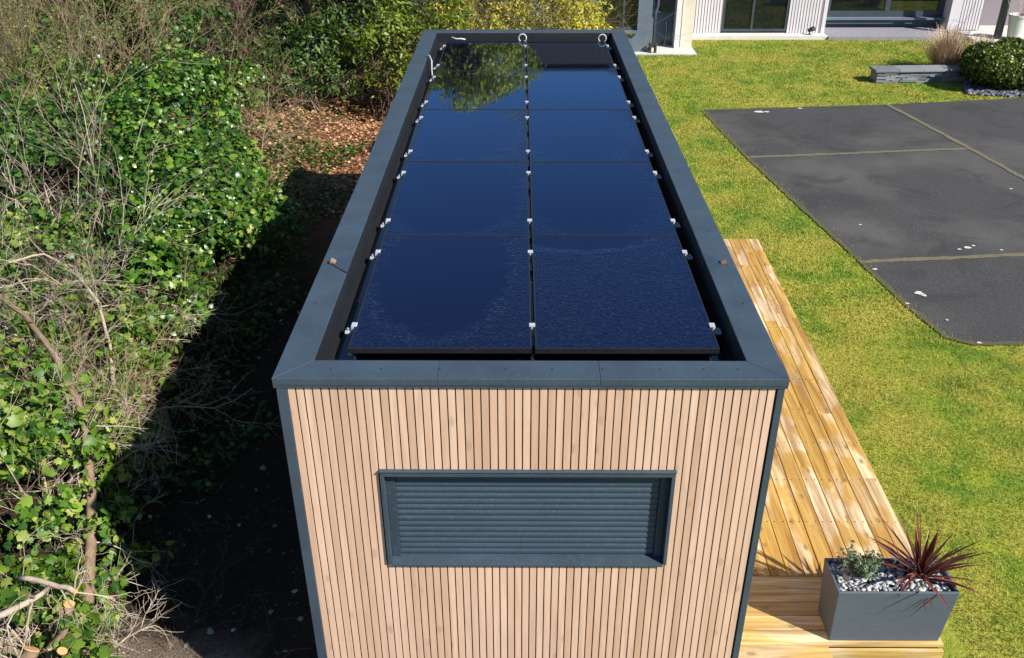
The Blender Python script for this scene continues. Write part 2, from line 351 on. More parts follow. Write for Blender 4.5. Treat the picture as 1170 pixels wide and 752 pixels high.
def sample_lobes(lobes, n, rng, depth=.16, gap=.25, s=3.5, low=-.45):
    L = np.array(lobes, float); A = (L[:, 3] * L[:, 4] + L[:, 3] * L[:, 5] + L[:, 4] * L[:, 5])
    idx = rng.choice(len(L), n * 2, p=A / A.sum()); D = rng.normal(size=(n * 2, 3)); D /= np.linalg.norm(D, axis=1, keepdims=True)
    k = D[:, 2] > low; D = D[k]; idx = idx[k]
    r = 1 + .07 * vnoise(D * 3 + idx[:, None], 2.5) - np.abs(rng.normal(size=len(D))) * depth + rng.normal(size=len(D)) * .03
    P = L[idx, :3] + D * L[idx, 3:6] * r[:, None]; N = D / L[idx, 3:6]; N /= np.linalg.norm(N, axis=1, keepdims=True)
    ok = vnoise(P, s) + rng.normal(size=len(P)) * .18 > -1 + gap * 2.0
    for j in range(len(L)):
        q = np.sum(((P - L[j, :3]) / L[j, 3:6]) ** 2, 1); ok &= (q > .5) | (idx == j)
    return P[ok][:n], N[ok][:n]
def norm(v): v = np.asarray(v, float); return v / (np.linalg.norm(v) + 1e-9)
def grow(mb, p, d, length, r, depth, rng, k=4, curl=.22, kids=4, grav=-.02, minr=.0016, spread=.9):
    n = 6 if depth > 0 else 4; pts = [np.array(p, float)]; d = norm(d); seg = length / n; q = np.array(p, float)
    for i in range(n):
        d = norm(d + rng.normal(size=3) * curl + np.array([0, 0, grav])); q = q + d * seg; pts.append(q.copy())
        if depth > 0 and i >= 1:
            for _ in range(max(0, int(rng.poisson(kids / (n - 1.))))):
                a = norm(np.cross(d, rng.normal(size=3))); nd = norm(d + a * spread * rng.uniform(.5, 1.2))
                grow(mb, q, nd, length * rng.uniform(.35, .6), max(minr, r * (1 - .7 * i / n) * .55), depth - 1, rng, 3 if depth == 1 else k, curl, kids, grav, minr, spread)
    mb.tube(pts, r, max(minr * .7, r * .3), k, caps=False)
    return q

def gz(x, y):
    def ss(a, b, t_): t_ = min(1, max(0, (t_ - a) / (b - a))); return t_ * t_ * (3 - 2 * t_)
    z = .5 * ss(3.5, 5.2, -x) + 1.0 * ss(4.8, 8.5, -x)
    z -= .45 * ss(1.6, 2.5, -x) * (1 - ss(3.6, 4.6, -x)) * (1 - ss(4, 7, y))
    f = ss(1.7, 2.4, -x) * (1 - .8 * ss(20, 30, y))
    return z + f * (.10 * mn.noise(Vector((x * .9, y * .9, 0))) + .035 * mn.noise(Vector((x * 3, y * 3, 4))))

# ------------------------------------------------------------------ setting
xs = np.concatenate([[-300, -120, -60, -35, -20, -14], np.arange(-11, -1.4, .14), [0, 5, 15, 40, 100, 300]])
ys = np.concatenate([[-300, -100, -40, -15, -6], np.arange(-3, 24, .16), [27, 32, 45, 80, 160, 400]])
V = [(x, y, gz(x, y)) for y in ys for x in xs]; nx = len(xs)
F = [(j * nx + i, j * nx + i + 1, (j + 1) * nx + i + 1, (j + 1) * nx + i) for j in range(len(ys) - 1) for i in range(nx - 1)]
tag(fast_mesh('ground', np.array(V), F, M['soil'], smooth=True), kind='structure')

mb = MB(); mb.prism([(1.2, -60), (120, -60), (120, 22.75), (2.0, 22.75), (1.5, 18), (1.0, 12), (1.2, 8)], -.3, .02)
mb.prism([(2.0, 22.754), (120, 22.754), (120, 120), (2.0, 120)], -.3, .016)
tag(mb.build('lawn', M['lawn']), kind='structure')
# car park
AP = [(3.97, 15.62), (4.10, 14.2), (4.27, 12.5), (4.62, 10), (4.90, 8.1), (5.02, 7.2), (5.12, 6.4), (5.30, 5.58), (5.6, 5.42), (7, 5.46), (40, 5.6), (40, 20), (17, 17.3), (11.6, 16.6), (8, 16.0)]
def rough_edge(poly, k, amp):
    out = []; rg_ = random.Random(6)
    for i in range(len(poly)):
        a, b = poly[i], poly[(i + 1) % len(poly)]
        m_ = k if (i < 9 or i >= len(poly) - 2) else 1
        n_ = max(1, int(math.dist(a, b) / .12)) if m_ > 1 else 1
        for j in range(n_):
            u = j / n_; out.append((a[0] + (b[0] - a[0]) * u + (rg_.uniform(-amp, amp) if n_ > 1 else 0), a[1] + (b[1] - a[1]) * u + (rg_.uniform(-amp, amp) if n_ > 1 else 0)))
    return out
mb = MB(); mb.prism(rough_edge(AP, 2, .022), -.2, .034); tag(mb.build('car_park', M['asphalt']), kind='structure')
def strip(mb, pts, w0, z, rng, step=.12):
    L = []; Rr = []
    for a, b in zip(pts[:-1], pts[1:]):
        a = np.array(a, float); b = np.array(b, float); d = b - a; ln = np.linalg.norm(d); d /= ln; nn = np.array([-d[1], d[0]])
        for s_ in np.arange(0, ln, step):
            q = a + d * s_; L.append(q + nn * w0 * rng.uniform(.3, .62)); Rr.append(q - nn * w0 * rng.uniform(.3, .62))
    V = [(q[0], q[1], z) for q in L] + [(q[0], q[1], z) for q in Rr]; n = len(L)
    mb.add(V, [(i, n + i, n + i + 1, i + 1) for i in range(n - 1)])
rr = np.random.default_rng(3)
mb = MB(); strip(mb, [(4.28, 12.42), (8.75, 12.95)], .11, .039, rr); strip(mb, [(8.22, 16.0), (8.75, 12.95), (9.05, 11.0), (9.9, 6.5), (10.2, 5.6)], .12, .043, rr)
strip(mb, [(4.93, 7.78), (7.5, 8.05), (9.7, 8.3)], .11, .039, rr)
tag(mb.build('parking_lines', M['moss']), kind='structure')
mb = MB(); strip(mb, [(a[0] + .03, a[1]) for a in AP[:10]], .16, .0385, rr, .05) if 0 else None; strip(mb, [(a[0] + .02, a[1]) for a in AP[:10]], .09, .0385, rr, .05); strip(mb, [(AP[-1][0], AP[-1][1] - .03), (AP[0][0] + .05, AP[0][1] - .03)], .10, .038, rr, .06)
tag(mb.build('car_park_edge', M['grit']), kind='structure')
# pale lichen spots on the asphalt
mb = MB()
for px, py, r in [(1105, 283, .055), (1112, 281, .03), (1096, 285, .03), (1050, 335, .065), (1056, 338, .035), (1144, 286, .025), (1036, 347, .03), (868, 128, .10), (876, 128, .06), (983, 257, .025), (914, 124, .05), (1082, 366, .02), (1119, 392, .03), (1000, 308, .035), (1155, 216, .03)]:
    c = at(px, py, .04); n = 11; ph = random.random() * 6
    mb.add([(c[0] + r * (1 + .35 * math.sin(3 * a + ph) + random.uniform(-.15, .15)) * math.cos(a), c[1] + r * .8 * (1 + random.uniform(-.2, .2)) * math.sin(a), .046) for a in np.linspace(0, 2 * math.pi, n, endpoint=False)], [tuple(range(n))])
tag(mb.build('lichen_spots', M['lichen']), kind='structure')

# grass blades, one countless mass
def inpoly(P, poly):
    c = np.zeros(len(P), bool); n = len(poly)
    for i in range(n):
        (x1, y1), (x2, y2) = poly[i], poly[(i + 1) % n]
        k = ((y1 > P[:, 1]) != (y2 > P[:, 1])) & (P[:, 0] < (x2 - x1) * (P[:, 1] - y1) / (y2 - y1 + 1e-12) + x1); c ^= k
    return c
def blades(n, x0, x1, y0, y1, h, wd):
    P = np.stack([RNG.uniform(x0, x1, n), RNG.uniform(y0, y1, n)], 1)
    jit = P + RNG.normal(size=P.shape) * .085
    ok = ~inpoly(jit, AP)
    ok &= ~((P[:, 0] < 3.48) & (P[:, 1] < 8.35) & (P[:, 1] > .6)) & ~((P[:, 0] < 2.35) & (P[:, 1] <= .6)) & (P[:, 0] > 1.5)
    ok &= P[:, 0] > 2.9 - P[:, 1] * .2
    ok &= RNG.uniform(size=n) < np.clip((P[:, 1] - y0) / 1.2, 0, 1) * np.clip((y1 - P[:, 1]) / 1.2, 0, 1) if y0 > 0 and y1 < 20 else RNG.uniform(size=n) < (np.clip((y1 - P[:, 1]) / 1.2, 0, 1) if y0 < 0 else np.clip((P[:, 1] - y0) / 1.2, 0, 1))
    P = P[ok]; n = len(P); hh = h * RNG.uniform(.5, 1.3, n) * (1 + .6 * np.clip(vnoise(np.c_[P, np.zeros(n)], 3), 0, 1)); a = RNG.uniform(0, 6.283, n); ln = RNG.normal(size=(n, 2)) * hh[:, None] * .55
    b = np.c_[P, np.full(n, .018)]; s_ = np.c_[np.cos(a), np.sin(a), np.zeros(n)] * wd * RNG.uniform(.6, 1.3, n)[:, None]
    tip = b + np.c_[ln, hh]
    return np.stack([b - s_, b + s_, tip], 1)
B = [blades(150000, 1.6, 6.9, -1.0, 6.4, .034, .0035), blades(110000, 1.6, 5.4, 5.2, 16.4, .034, .006), blades(120000, 1.4, 12.0, 15.2, 22.7, .03, .009)]
V = np.concatenate(B).reshape(-1, 3)
tag(fast_mesh('grass', V, np.arange(len(V)).reshape(-1, 3), M['blades']), kind='stuff')

# ------------------------------------------------------------------ cabin
cab = thing('cabin', (0, 4.74, 0), 'timber clad garden cabin with dark metal coping and solar panels on its flat roof', 'cabin')
cab.location = (0, 0, 0)
X0, X1, Y1, H = -1.458, 1.458, 9.475, 3.0
mb = MB(); mb.box((X0 + .04, .14, 0.0), (X1 - .04, Y1 - .035, 2.70)); mb.box((X0 + .04, .0305, 0.0), (-.906, .1395, 2.70)); mb.box((.886, .0305, 0.0), (X1 - .04, .1395, 2.70)); mb.box((-.9055, .0305, 0.0), (.8855, .1395, 1.584 - .014)); mb.box((-.9055, .0305, 2.335), (.8855, .1395, 2.70)); mb.build('core', M['batten'], cab)
mb = MB(); ns = 58; x0, x1 = -1.392, 1.412; pit = (x1 - x0) / ns
wx0, wx1, wz0, wz1 = -.905, .885, 1.585, 2.32
for i in range(ns):
    a = x0 + i * pit; b = a + pit - .0075; dy = random.uniform(-.0015, .0015)
    if b < wx0 + .01 or a > wx1 - .01: mb.box((a, .006 + dy, .05), (b, .03, 2.955))
    else:
        mb.box((a, .006 + dy, .05), (b, .03, wz0)); mb.box((a, .006 + dy, wz1), (b, .03, 2.955))
mb.build('front_cladding', M['slat'], cab, bevel=.0012)
for s_, xx in ((-1, X0 + .012), (1, X1 - .036)):
    mb = MB(); n = 190; p2 = (Y1 - .12) / n
    for i in range(n): mb.box((xx, .06 + i * p2, .05), (xx + .024, .06 + (i + 1) * p2 - .0075, 2.945))
    mb.build('side_cladding', M['slat'], cab)
mb = MB(); mb.box((X0 + .06, Y1 - .034, .05), (X1 - .06, Y1 - .008, 2.945)); mb.build('rear_cladding', M['slat'], cab)
for a, b in ((X0 + .003, -1.394), (1.414, X1 - .003)):
    for y0, y1 in ((-.004, .055), (Y1 - .055, Y1 + .004)):
        mb = MB(); mb.box((a, y0, 0), (b, y1, 2.946)); mb.build('corner_post', M['anthracite'], cab, bevel=.002)
# coping: mitred, in lengths with open joints
CW = .19
def cop(poly):
    mb_ = MB(); mb_.prism(poly, 2.985, H); return mb_
mb = MB(); g = .0006; e = .012
xo0, xo1, yo0, yo1 = X0 - e, X1 + e, -e, Y1 + e; xi0, xi1, yi0, yi1 = X0 + CW, X1 - CW, CW, Y1 - CW
def seg_front(ya, yb, rev):
    cuts = [xo0, -.53, .40, xo1]
    for i in range(3):
        a, b = cuts[i] + g, cuts[i + 1] - g
        ia = xi0 + g if i == 0 else a; ib = xi1 - g if i == 2 else b
        P = [(a, ya), (b, ya), (ib, yb), (ia, yb)]; P = P if yb > ya else P[::-1]
        mb.prism(P, 2.955, H)
seg_front(yo0, yi0, 0); seg_front(yo1, yi1, 1)
for xa, xb in ((xo0, xi0), (xo1, xi1)):
    cuts = [yo0, 2.45, 4.9, 7.3, yo1]
    for i in range(4):
        a, b = cuts[i] + g, cuts[i + 1] - g
        ia = yi0 + g if i == 0 else a; ib = yi1 - g if i == 3 else b
        P = [(xa, a), (xb, ia), (xb, ib), (xa, b)]
        if xb > xa: pass
        else: P = P[::-1]
        mb.prism(P, 2.955, H)
mb.build('roof_coping', M['anthracite'], cab, bevel=.003)
mb = MB(); ring = [(X0 + .006, .008, X1 - .006, CW - .012), (X0 + .006, Y1 - CW + .012, X1 - .006, Y1 - .012), (X0 + .006, CW - .012, X0 + CW - .012, Y1 - CW + .012), (X1 - CW + .012, CW - .012, X1 - .006, Y1 - CW + .012)]
for a, b, c_, d in ring: mb.box((a, b, 2.70), (c_, d, 2.993))
mb.build('parapet_core', M['batten'], cab)
# drip flange hanging below the coping at the front
mb = MB()
mb.box((xo0 + .002, yo0 + .003, 2.935), (xo1 - .002, yo0 + .011, 2.957)); mb.box((xo0 + .002, yo1 - .011, 2.935), (xo1 - .002, yo1 - .003, 2.957))
mb.box((xo0 + .002, yo0 + .012, 2.935), (xo0 + .008, yo1 - .012, 2.957)); mb.box((xo1 - .008, yo0 + .012, 2.935), (xo1 - .002, yo1 - .012, 2.957)); mb.build('drip_edge', M['anthracite_dark'], cab)
# membrane
mb = MB(); fx0, fx1, fy0, fy1 = xi0 + .045, xi1 - .045, yi0 + .06, yi1 - .06; zf = 2.805
mb.box((xi0 - .003, yi0 - .003, 2.703), (xi1 + .003, yi1 + .003, zf)); mb.build('roof_membrane', M['membrane'], cab)
mb = MB(); o_ = [(xi0, yi0), (xi1, yi0), (xi1, yi1), (xi0, yi1)]; i1 = [(xi0 + .025, yi0 + .02), (xi1 - .025, yi0 + .02), (xi1 - .025, yi1 - .02), (xi0 + .025, yi1 - .02)]; i2 = [(fx0, fy0), (fx1, fy0), (fx1, fy1), (fx0, fy1)]
V = [(x, y, 2.99) for x, y in o_] + [(x, y, 2.86) for x, y in i1] + [(x, y, zf + .006) for x, y in i2]
mb.add(V, [(k * 4 + i, k * 4 + (i + 1) % 4, k * 4 + 4 + (i + 1) % 4, k * 4 + 4 + i) for k in range(2) for i in range(4)])
mb.build('membrane_upstand', M['upstand'], cab)
# screws on coping
sp = [(x, .095) for x in (-1.15, -.86, -.52, -.14, .13, .42, .75, 1.0, 1.2)] + [(s_ * (X1 - .06), y) for s_ in (-1, 1) for y in np.arange(.9, 9.3, 1.2)]
for x, y in sp: mb = MB(); mb.tube([(x, y, 3.0005), (x, y, 3.004)], .006, .005, 8); mb.build('screw', M['black_plastic'], cab)
# overflow spouts on both long sides
for s_ in (-1, 1):
    xb = s_ * (X1 - CW + .0); px_ = s_ * (X1 - .075)
    mb = MB(); yy = 1.50
    P = [(xb - s_ * .005, yy - .16), (px_, yy - .035), (px_, yy + .035), (xb - s_ * .005, yy + .16)]
    if s_ < 0: P = P[::-1]
    mb.prism(P, 3.002, 3.009); f = mb.build('overflow_plate', M['anthracite_dark'], cab)
    mb = MB(); mb.tube([(px_ + s_ * -.012, yy, 3.006), (px_ + s_ * .022, yy, 3.024)], .02, .024, 10); mb.build('spout', M['bark'], f)
# window
win = MB(); d0, d1 = -.016, .084; fw = .022
win.box((wx0, d0, wz1 - fw), (wx1, d1, wz1 + .012)); win.box((wx0, d0, wz0), (wx0 + fw, d1, wz1 - fw - .001)); win.box((wx1 - fw, d0, wz0), (wx1, d1, wz1 - fw - .001))
win.box((wx0 - .004, d0 - .008, wz1 + .0135), (wx1 + .004, .02, wz1 + .020))
wino = win.build('window', M['anthracite'], cab, bevel=.0015)
mb = MB(); mb.add([(wx0 + fw + .001, d0 - .006, wz0 + .002), (wx1 - fw - .001, d0 - .006, wz0 + .002), (wx1 - fw - .001, d1, wz0 + .014), (wx0 + fw + .001, d1, wz0 + .014), (wx0 + fw + .001, d0 - .006, wz0 - .012), (wx1 - fw - .001, d0 - .006, wz0 - .012), (wx1 - fw - .001, d1, wz0 - .012), (wx0 + fw + .001, d1, wz0 - .012)],
                  [(0, 1, 2, 3), (7, 6, 5, 4), (4, 5, 1, 0), (5, 6, 2, 1), (6, 7, 3, 2), (7, 4, 0, 3)]); mb.build('sill', M['anthracite'], wino, bevel=.001)
mb = MB(); mb.box((wx0 + fw + .001, .045, wz0 + .016), (wx0 + fw + .055, d1 - .004, wz1 - fw - .002)); mb.build('guide_rail', M['anthracite_dark'], wino, bevel=.002); mb = MB(); mb.box((wx1 - fw - .055, .045, wz0 + .016), (wx1 - fw - .001, d1 - .004, wz1 - fw - .002)); mb.build('guide_rail', M['anthracite_dark'], wino, bevel=.002)
mb = MB(); a, b = wx0 + fw + .057, wx1 - fw - .057; zb, zt = wz0 + .018, wz1 - fw - .003; nsl = 15; ph = (zt - zb) / nsl
prof = []
for i in range(nsl):
    for k in range(6): prof.append((.066 - .006 * math.sin(math.pi * (k + .0) / 5.0) ** .8, zb + (i + k / 5.6) * ph))
n = len(prof); V = [(a, y, z) for y, z in prof] + [(b, y, z) for y, z in prof]
mb.add(V, [(i, n + i, n + i + 1, i + 1) for i in range(n - 1)]); mb.box((a, .070, zb), (b, .080, zt)); mb.build('roller_shutter', M['shutter'], wino)

# ------------------------------------------------------------------ solar panels on their rails
PY0, PP, PW, PL, ZT = .45, 1.724, 1.134, 1.716, 2.925
cols = [(-1.118, -1.118 + PW), (.036, .036 + PW)]
rows_l = ['front row, nearest the cut wood wall', 'second row from the front', 'middle row', 'fourth row from the front', 'rearmost row by the back parapet']
for r in range(5):
    for c_, (xa, xb) in enumerate(cols):
        ya = PY0 + r * PP; yb = ya + PL
        side = 'left' if c_ == 0 else 'right'
        lab = ['black %s solar panel of the front row above the clad wall', 'dark blue %s solar panel in the second row from the front', 'dark blue %s solar panel in the third, middle row', 'dark blue %s solar panel in the fourth row from the front', 'black %s solar panel of the last row mirroring dark trees'][r] % side
        p = thing('solar_panel', ((xa + xb) / 2, ya, ZT), lab, 'solar panel', 'solar panels on the cabin roof')
        tilt = 0
        if r == 4 and c_ == 1: tilt = -R(.15)
        elif r == 4: tilt = 0
        p.rotation_euler = (tilt, random.uniform(-.002, .002), 0)
        hw = PW / 2; fr = MB(); zt_ = 0
        fr.box((-hw, 0, -.035), (hw, .011, zt_)); fr.box((-hw, PL - .011, -.035), (hw, PL, zt_)); fr.box((-hw, .011, -.035), (-hw + .011, PL - .011, zt_)); fr.box((hw - .011, .011, -.035), (hw, PL - .011, zt_))
        fr.build('frame', M['black_frame'], p)
        gl = MB(); gl.box((-hw + .0112, .0112, -.012), (hw - .0112, PL - .0112, -.0015))
        m = M['solar_fl'] if (r, c_) == (0, 0) else M['solar_fr'] if (r, c_) == (0, 1) else M['solar_a'] if (r in (1, 2)) else M['solar_b']
        gl.build('glass', m, p)
def rail(y, lab):
    p = thing('mounting_rail', (0.026, y, zf), lab, 'mounting rail', 'aluminium rails clamping the solar panels')
    z0 = ZT - zf - .037
    mb = MB(); mb.box((-1.155, -.02, z0 - .04), (1.155, .02, z0 - .001)); mb.build('rail', M['alu'], p)
    for s_ in (-1, 1):
        mb = MB(); mb.box((s_ * 1.10 - .035, -.03, 0.001), (s_ * 1.10 + .035, .03, z0 - .041)); mb.build('foot', M['black_frame'], p)
        xe = s_ * 1.144
        mb = MB(); a, b = sorted((xe - s_ * .014, xe + s_ * .022)); mb.box((a, -.024, z0 + .038), (b, .024, z0 + .046))
        a, b = sorted((xe + s_ * .006, xe + s_ * .024)); mb.box((a, -.024, z0), (b, .024, z0 + .0378))
        a, b = sorted((xe + s_ * .024, xe + s_ * .066)); mb.box((a, -.03, z0 - .012), (b, .022, z0 + .002))
        mb.tube([(xe + s_ * .045, -.004, z0 + .002), (xe + s_ * .045, -.004, z0 + .02)], .009, .009, 8)
        mb.build('end_clamp', M['alu'], p, bevel=.0015)
    mb = MB(); mb.box((-.024, -.02, z0 + .0385), (.014, .02, z0 + .045)); mb.box((-.009, -.02, z0), (.001, .02, z0 + .038)); mb.build('mid_clamp', M['alu'], p)
ordl = ['nearest rail under the front solar panels, its clamps closest to the camera', 'second rail from the front, under the far part of the front solar panels']
names = ['front', 'second', 'third', 'fourth', 'last']
for r in range(5):
    for k, dy in enumerate((.29, 1.41)):
        rail(PY0 + r * PP + dy, 'aluminium rail clamping the %s end of the %s row of solar panels' % (['near', 'far'][k], names[r]))
# cables on the roof
def cable(pts, lab, r=.007):
    mb = MB(); mb.tube([np.array(p) for p in pts], r, r, 6); o = mb.build('cable', M['cable'], smooth=True, loc=pts[0]); tag(o, lab, 'cable', 'cables looped on the cabin roof')
ring = lambda cx, cy, cz, rr_, a0=0, a1=5.6, n=16: [(cx + rr_ * math.cos(a), cy, cz + rr_ * math.sin(a)) for a in np.linspace(a0, a1, n)]
cable(ring(-.02, 9.17, 2.945, .055, -1.5, 4.2), 'pale cable loop at the middle of the back parapet', .010)
cable(ring(1.13, 9.14, 2.945, .055, -1.5, 4.2), 'pale cable loop in the back right corner of the roof', .010)
cable([(-1.29, 7.75, 3.008), (-1.24, 7.72, 3.03), (-1.2, 7.6, 2.99), (-1.19, 7.45, 2.9), (-1.17, 7.3, 2.82), (-1.12, 7.2, 2.78)], 'pale cable hanging over the left parapet near its far end', .010)
cable([(-1.05, 9.2, 2.95), (-.98, 9.18, 2.93), (-.9, 9.17, 2.935), (-.85, 9.19, 2.92)], 'short grey cable end by the back left corner of the roof', .012)

# ------------------------------------------------------------------ deck
dk = thing('deck', (0, 0, 0), 'golden pine deck beside the cabin, patchy wet boards running to the lawn', 'deck')
ZD = .15; mb = MB(); XR0, XR1 = 3.40, 3.56
nb = 14; bw = .1465
def xr(y): return XR0 + (XR1 - XR0) * (y - 1.34) / 7.0
for i in range(nb):
    off = (nb - i) * bw; y = 1.345; stops = [y]
    while y < 8.3:
        y += random.choice([1.2, 1.8, 2.4, 3.0]) + random.uniform(0, .3); stops.append(min(y, 8.35))
        if y > 8: break
    stops[-1] = 8.35
    for a, b in zip(stops[:-1], stops[1:]):
        xa, xb = xr(a) - off, xr(b) - off; zz = ZD + random.uniform(-.002, .002)
        if min(xa, xb) < 1.47: continue
        mb.add([(xa, a, zz - .028), (xa + bw - .007, a, zz - .028), (xb + bw - .007, b - .004, zz - .028), (xb, b - .004, zz - .028), (xa, a, zz), (xa + bw - .007, a, zz), (xb + bw - .007, b - .004, zz), (xb, b - .004, zz)],
               [(3, 2, 1, 0), (4, 5, 6, 7), (0, 1, 5, 4), (1, 2, 6, 5), (2, 3, 7, 6), (3, 0, 4, 7)])
mb.box((1.47, 1.345, ZD - .028), (1.50, 8.35, ZD))
mb.build('boards', M['deck_y'], dk, bevel=.003)
mb = MB()
for i in range(nb):
    for yy in np.arange(1.42, 8.3, .6):
        for q_ in (.032, bw - .037):
            x_ = xr(yy) - (nb - i) * bw + q_
            if x_ > 1.5: mb.tube([(x_, yy, ZD - .003), (x_, yy, ZD + .0035)], .0055, .005, 6)
mb.build('screws', M['black_frame'], dk)['kind'] = 'stuff'
mb = MB(); y = 1.337
for i in range(5):
    mb.box((1.47, y - bw + .006, ZD - .028 + .0), (3.245 + random.uniform(-.004, .004), y, ZD + random.uniform(-.002, .002))); y -= bw
for i in range(4):
    mb.box((1.47 if i < 0 else 1.2, y - bw + .006, ZD - .03), (2.345 + random.uniform(-.005, .005), y, ZD + random.uniform(-.002, .001))); y -= bw
mb.build('border_boards', M['deck_x'], dk, bevel=.003)
mb = MB(); mb.box((2.352, .574, .012), (3.242, .604, ZD - .03)); mb.build('front_fascia', M['deck_x'], dk, bevel=.003)
mb = MB(); mb.add([(3.385, 1.345, .0), (3.41, 1.345, 0), (3.57, 8.35, 0), (3.545, 8.35, 0), (3.385, 1.345, ZD - .03), (3.398, 1.345, ZD - .03), (3.558, 8.35, ZD - .03), (3.545, 8.35, ZD - .03)], [(3, 2, 1, 0), (4, 5, 6, 7), (0, 1, 5, 4), (1, 2, 6, 5), (2, 3, 7, 6), (3, 0, 4, 7)])
mb.build('side_fascia', M['deck_y'], dk)
mb = MB(); mb.box((1.47, .62, .0), (3.22, 1.30, ZD - .032)); mb.box((1.47, 1.3001, .0), (3.36, 8.3, ZD - .032)); mb.box((1.47, .25, 0), (2.30, .6199, ZD - .034)); mb.build('joists', M['batten'], dk)

# ------------------------------------------------------------------ planter
px0, px1, py0, py1, pz0, pz1 = 2.335, 3.245, .615, .985, .153, .70
pl = thing('planter', ((px0 + px1) / 2, (py0 + py1) / 2, pz0), 'dark grey rectangular planter on the corner of the deck', 'planter')
L = lambda x, y, z: (x - (px0 + px1) / 2, y - (py0 + py1) / 2, z - pz0)
mb = MB(); t_ = .03; th = .022
def rect(a, z): return [L(px0 + a, py0 + a, z), L(px1 - a, py0 + a, z), L(px1 - a, py1 - a, z), L(px0 + a, py1 - a, z)]
V = rect(t_, pz0) + rect(0, pz1) + rect(th, pz1) + rect(th + .01, pz1 - .12)
mb.add(V, [(3, 2, 1, 0)] + [(k * 4 + i, k * 4 + (i + 1) % 4, k * 4 + 4 + (i + 1) % 4, k * 4 + 4 + i) for k in range(3) for i in range(4)])
mb.build('pot', M['planter'], pl, bevel=.006)
mb = MB(); mb.box(L(px0 + th + .006, py0 + th + .006, pz1 - .12), L(px1 - th - .006, py1 - th - .006, pz1 - .055)); mb.build('soil', M['soil'], pl)
def chips(name, n, fpos, s0, s1, mat, lab=None):
    V = []; F = []; c_ = 0
    base = np.array([(-1, -1, -1), (1, -1, -1), (1, 1, -1), (-1, 1, -1), (-1, -1, 1), (1, -1, 1), (1, 1, 1), (-1, 1, 1)], float)
    fc = [(3, 2, 1, 0), (4, 5, 6, 7), (0, 1, 5, 4), (1, 2, 6, 5), (2, 3, 7, 6), (3, 0, 4, 7)]
    for i in range(n):
        p = fpos(); s_ = random.uniform(s0, s1); q = base * np.array([s_, s_ * random.uniform(.5, .9), s_ * random.uniform(.15, .35)]) * (1 + RNG.normal(size=(8, 3)) * .18)
        m = Matrix.Rotation(random.uniform(0, 6.3), 3, 'Z') @ Matrix.Rotation(random.gauss(0, .45), 3, 'X') @ Matrix.Rotation(random.gauss(0, .45), 3, 'Y')
        V.append(q @ np.array(m).T + p); F += [tuple(k + c_ for k in f) for f in fc]; c_ += 8
    return tag(fast_mesh(name, np.concatenate(V), F, mat), kind='stuff')
chips('slate_chippings', 620, lambda: np.array([random.uniform(px0 + .045, px1 - .045), random.uniform(py0 + .045, py1 - .045), pz1 - .055 + random.uniform(0, .035)]), .011, .026, M['chip'])
# red cordyline
cx, cy, cz = 3.02, .80, pz1 - .06
co = thing('spiky_cordyline', (cx, cy, cz), 'purple red spiky plant with long arching blades in the grey planter', 'plant')
rg = np.random.default_rng(15); V = []; F = []; c_ = 0
for i in range(66):
    a = rg.uniform(0, 6.283); el = abs(rg.normal(.85, .40)); el = min(el, 1.5); ln = rg.uniform(.30, .60) * (1. if el > .3 else .8); wd = rg.uniform(.009, .0155)
    d = np.array([math.cos(a) * math.cos(el), math.sin(a) * math.cos(el), math.sin(el)]); q = np.array([rg.normal() * .012, rg.normal() * .012, rg.uniform(0, .08)]); side = norm(np.cross(d, [0, 0, 1])); n = 8
    for k in range(n + 1):
        u = k / n; ww = wd * (.6 + 1.6 * u * (1 - u)) * (1 - u ** 4) + .0005
        nn = norm(np.cross(side, d))
        V += [q - side * ww + nn * ww * .35, q, q + side * ww + nn * ww * .35]; q = q + d * ln / n; d = norm(d + np.array([.012, 0, -.055 * (1 + u) * math.cos(el)]))
    for k in range(n):
        b = c_ + k * 3; F += [(b, b + 1, b + 4, b + 3), (b + 1, b + 2, b + 5, b + 4)]
    c_ += (n + 1) * 3
fast_mesh('blades', np.array(V), F, M['cordyline'], co, smooth=False)
mb = MB(); mb.tube([(0, 0, -.02), (.004, 0, .09)], .022, .014, 8); mb.build('stem', M['bark'], co)
# small silvery plant
cx, cy = 2.56, .84
sv_ = thing('silvery_herb', (cx, cy, cz), 'small grey green bushy herb at the left end of the planter', 'plant')
rg = np.random.default_rng(5); mb = MB(); P = []; N_ = []
for i in range(60):
    a = rg.uniform(0, 6.283); d = norm([math.cos(a) * .6, math.sin(a) * .55, 1.1]); q = np.zeros(3); pts = [q.copy()]
    ln = rg.uniform(.17, .30)
    for k in range(6):
        d = norm(d + rg.normal(size=3) * .12); q = q + d * ln / 6; pts.append(q.copy())
        for _ in range(9): P.append(q + rg.normal(size=3) * .010); N_.append(d + rg.normal(size=3) * .8)
    mb.tube(pts, .0022, .001, 4)
mb.build('stems', M['twig_olive'], sv_)
leaves('foliage', np.array(P), np.array(N_), rg.uniform(.020, .036, len(P)), LEAF, M['silver'], sv_, -1.5)

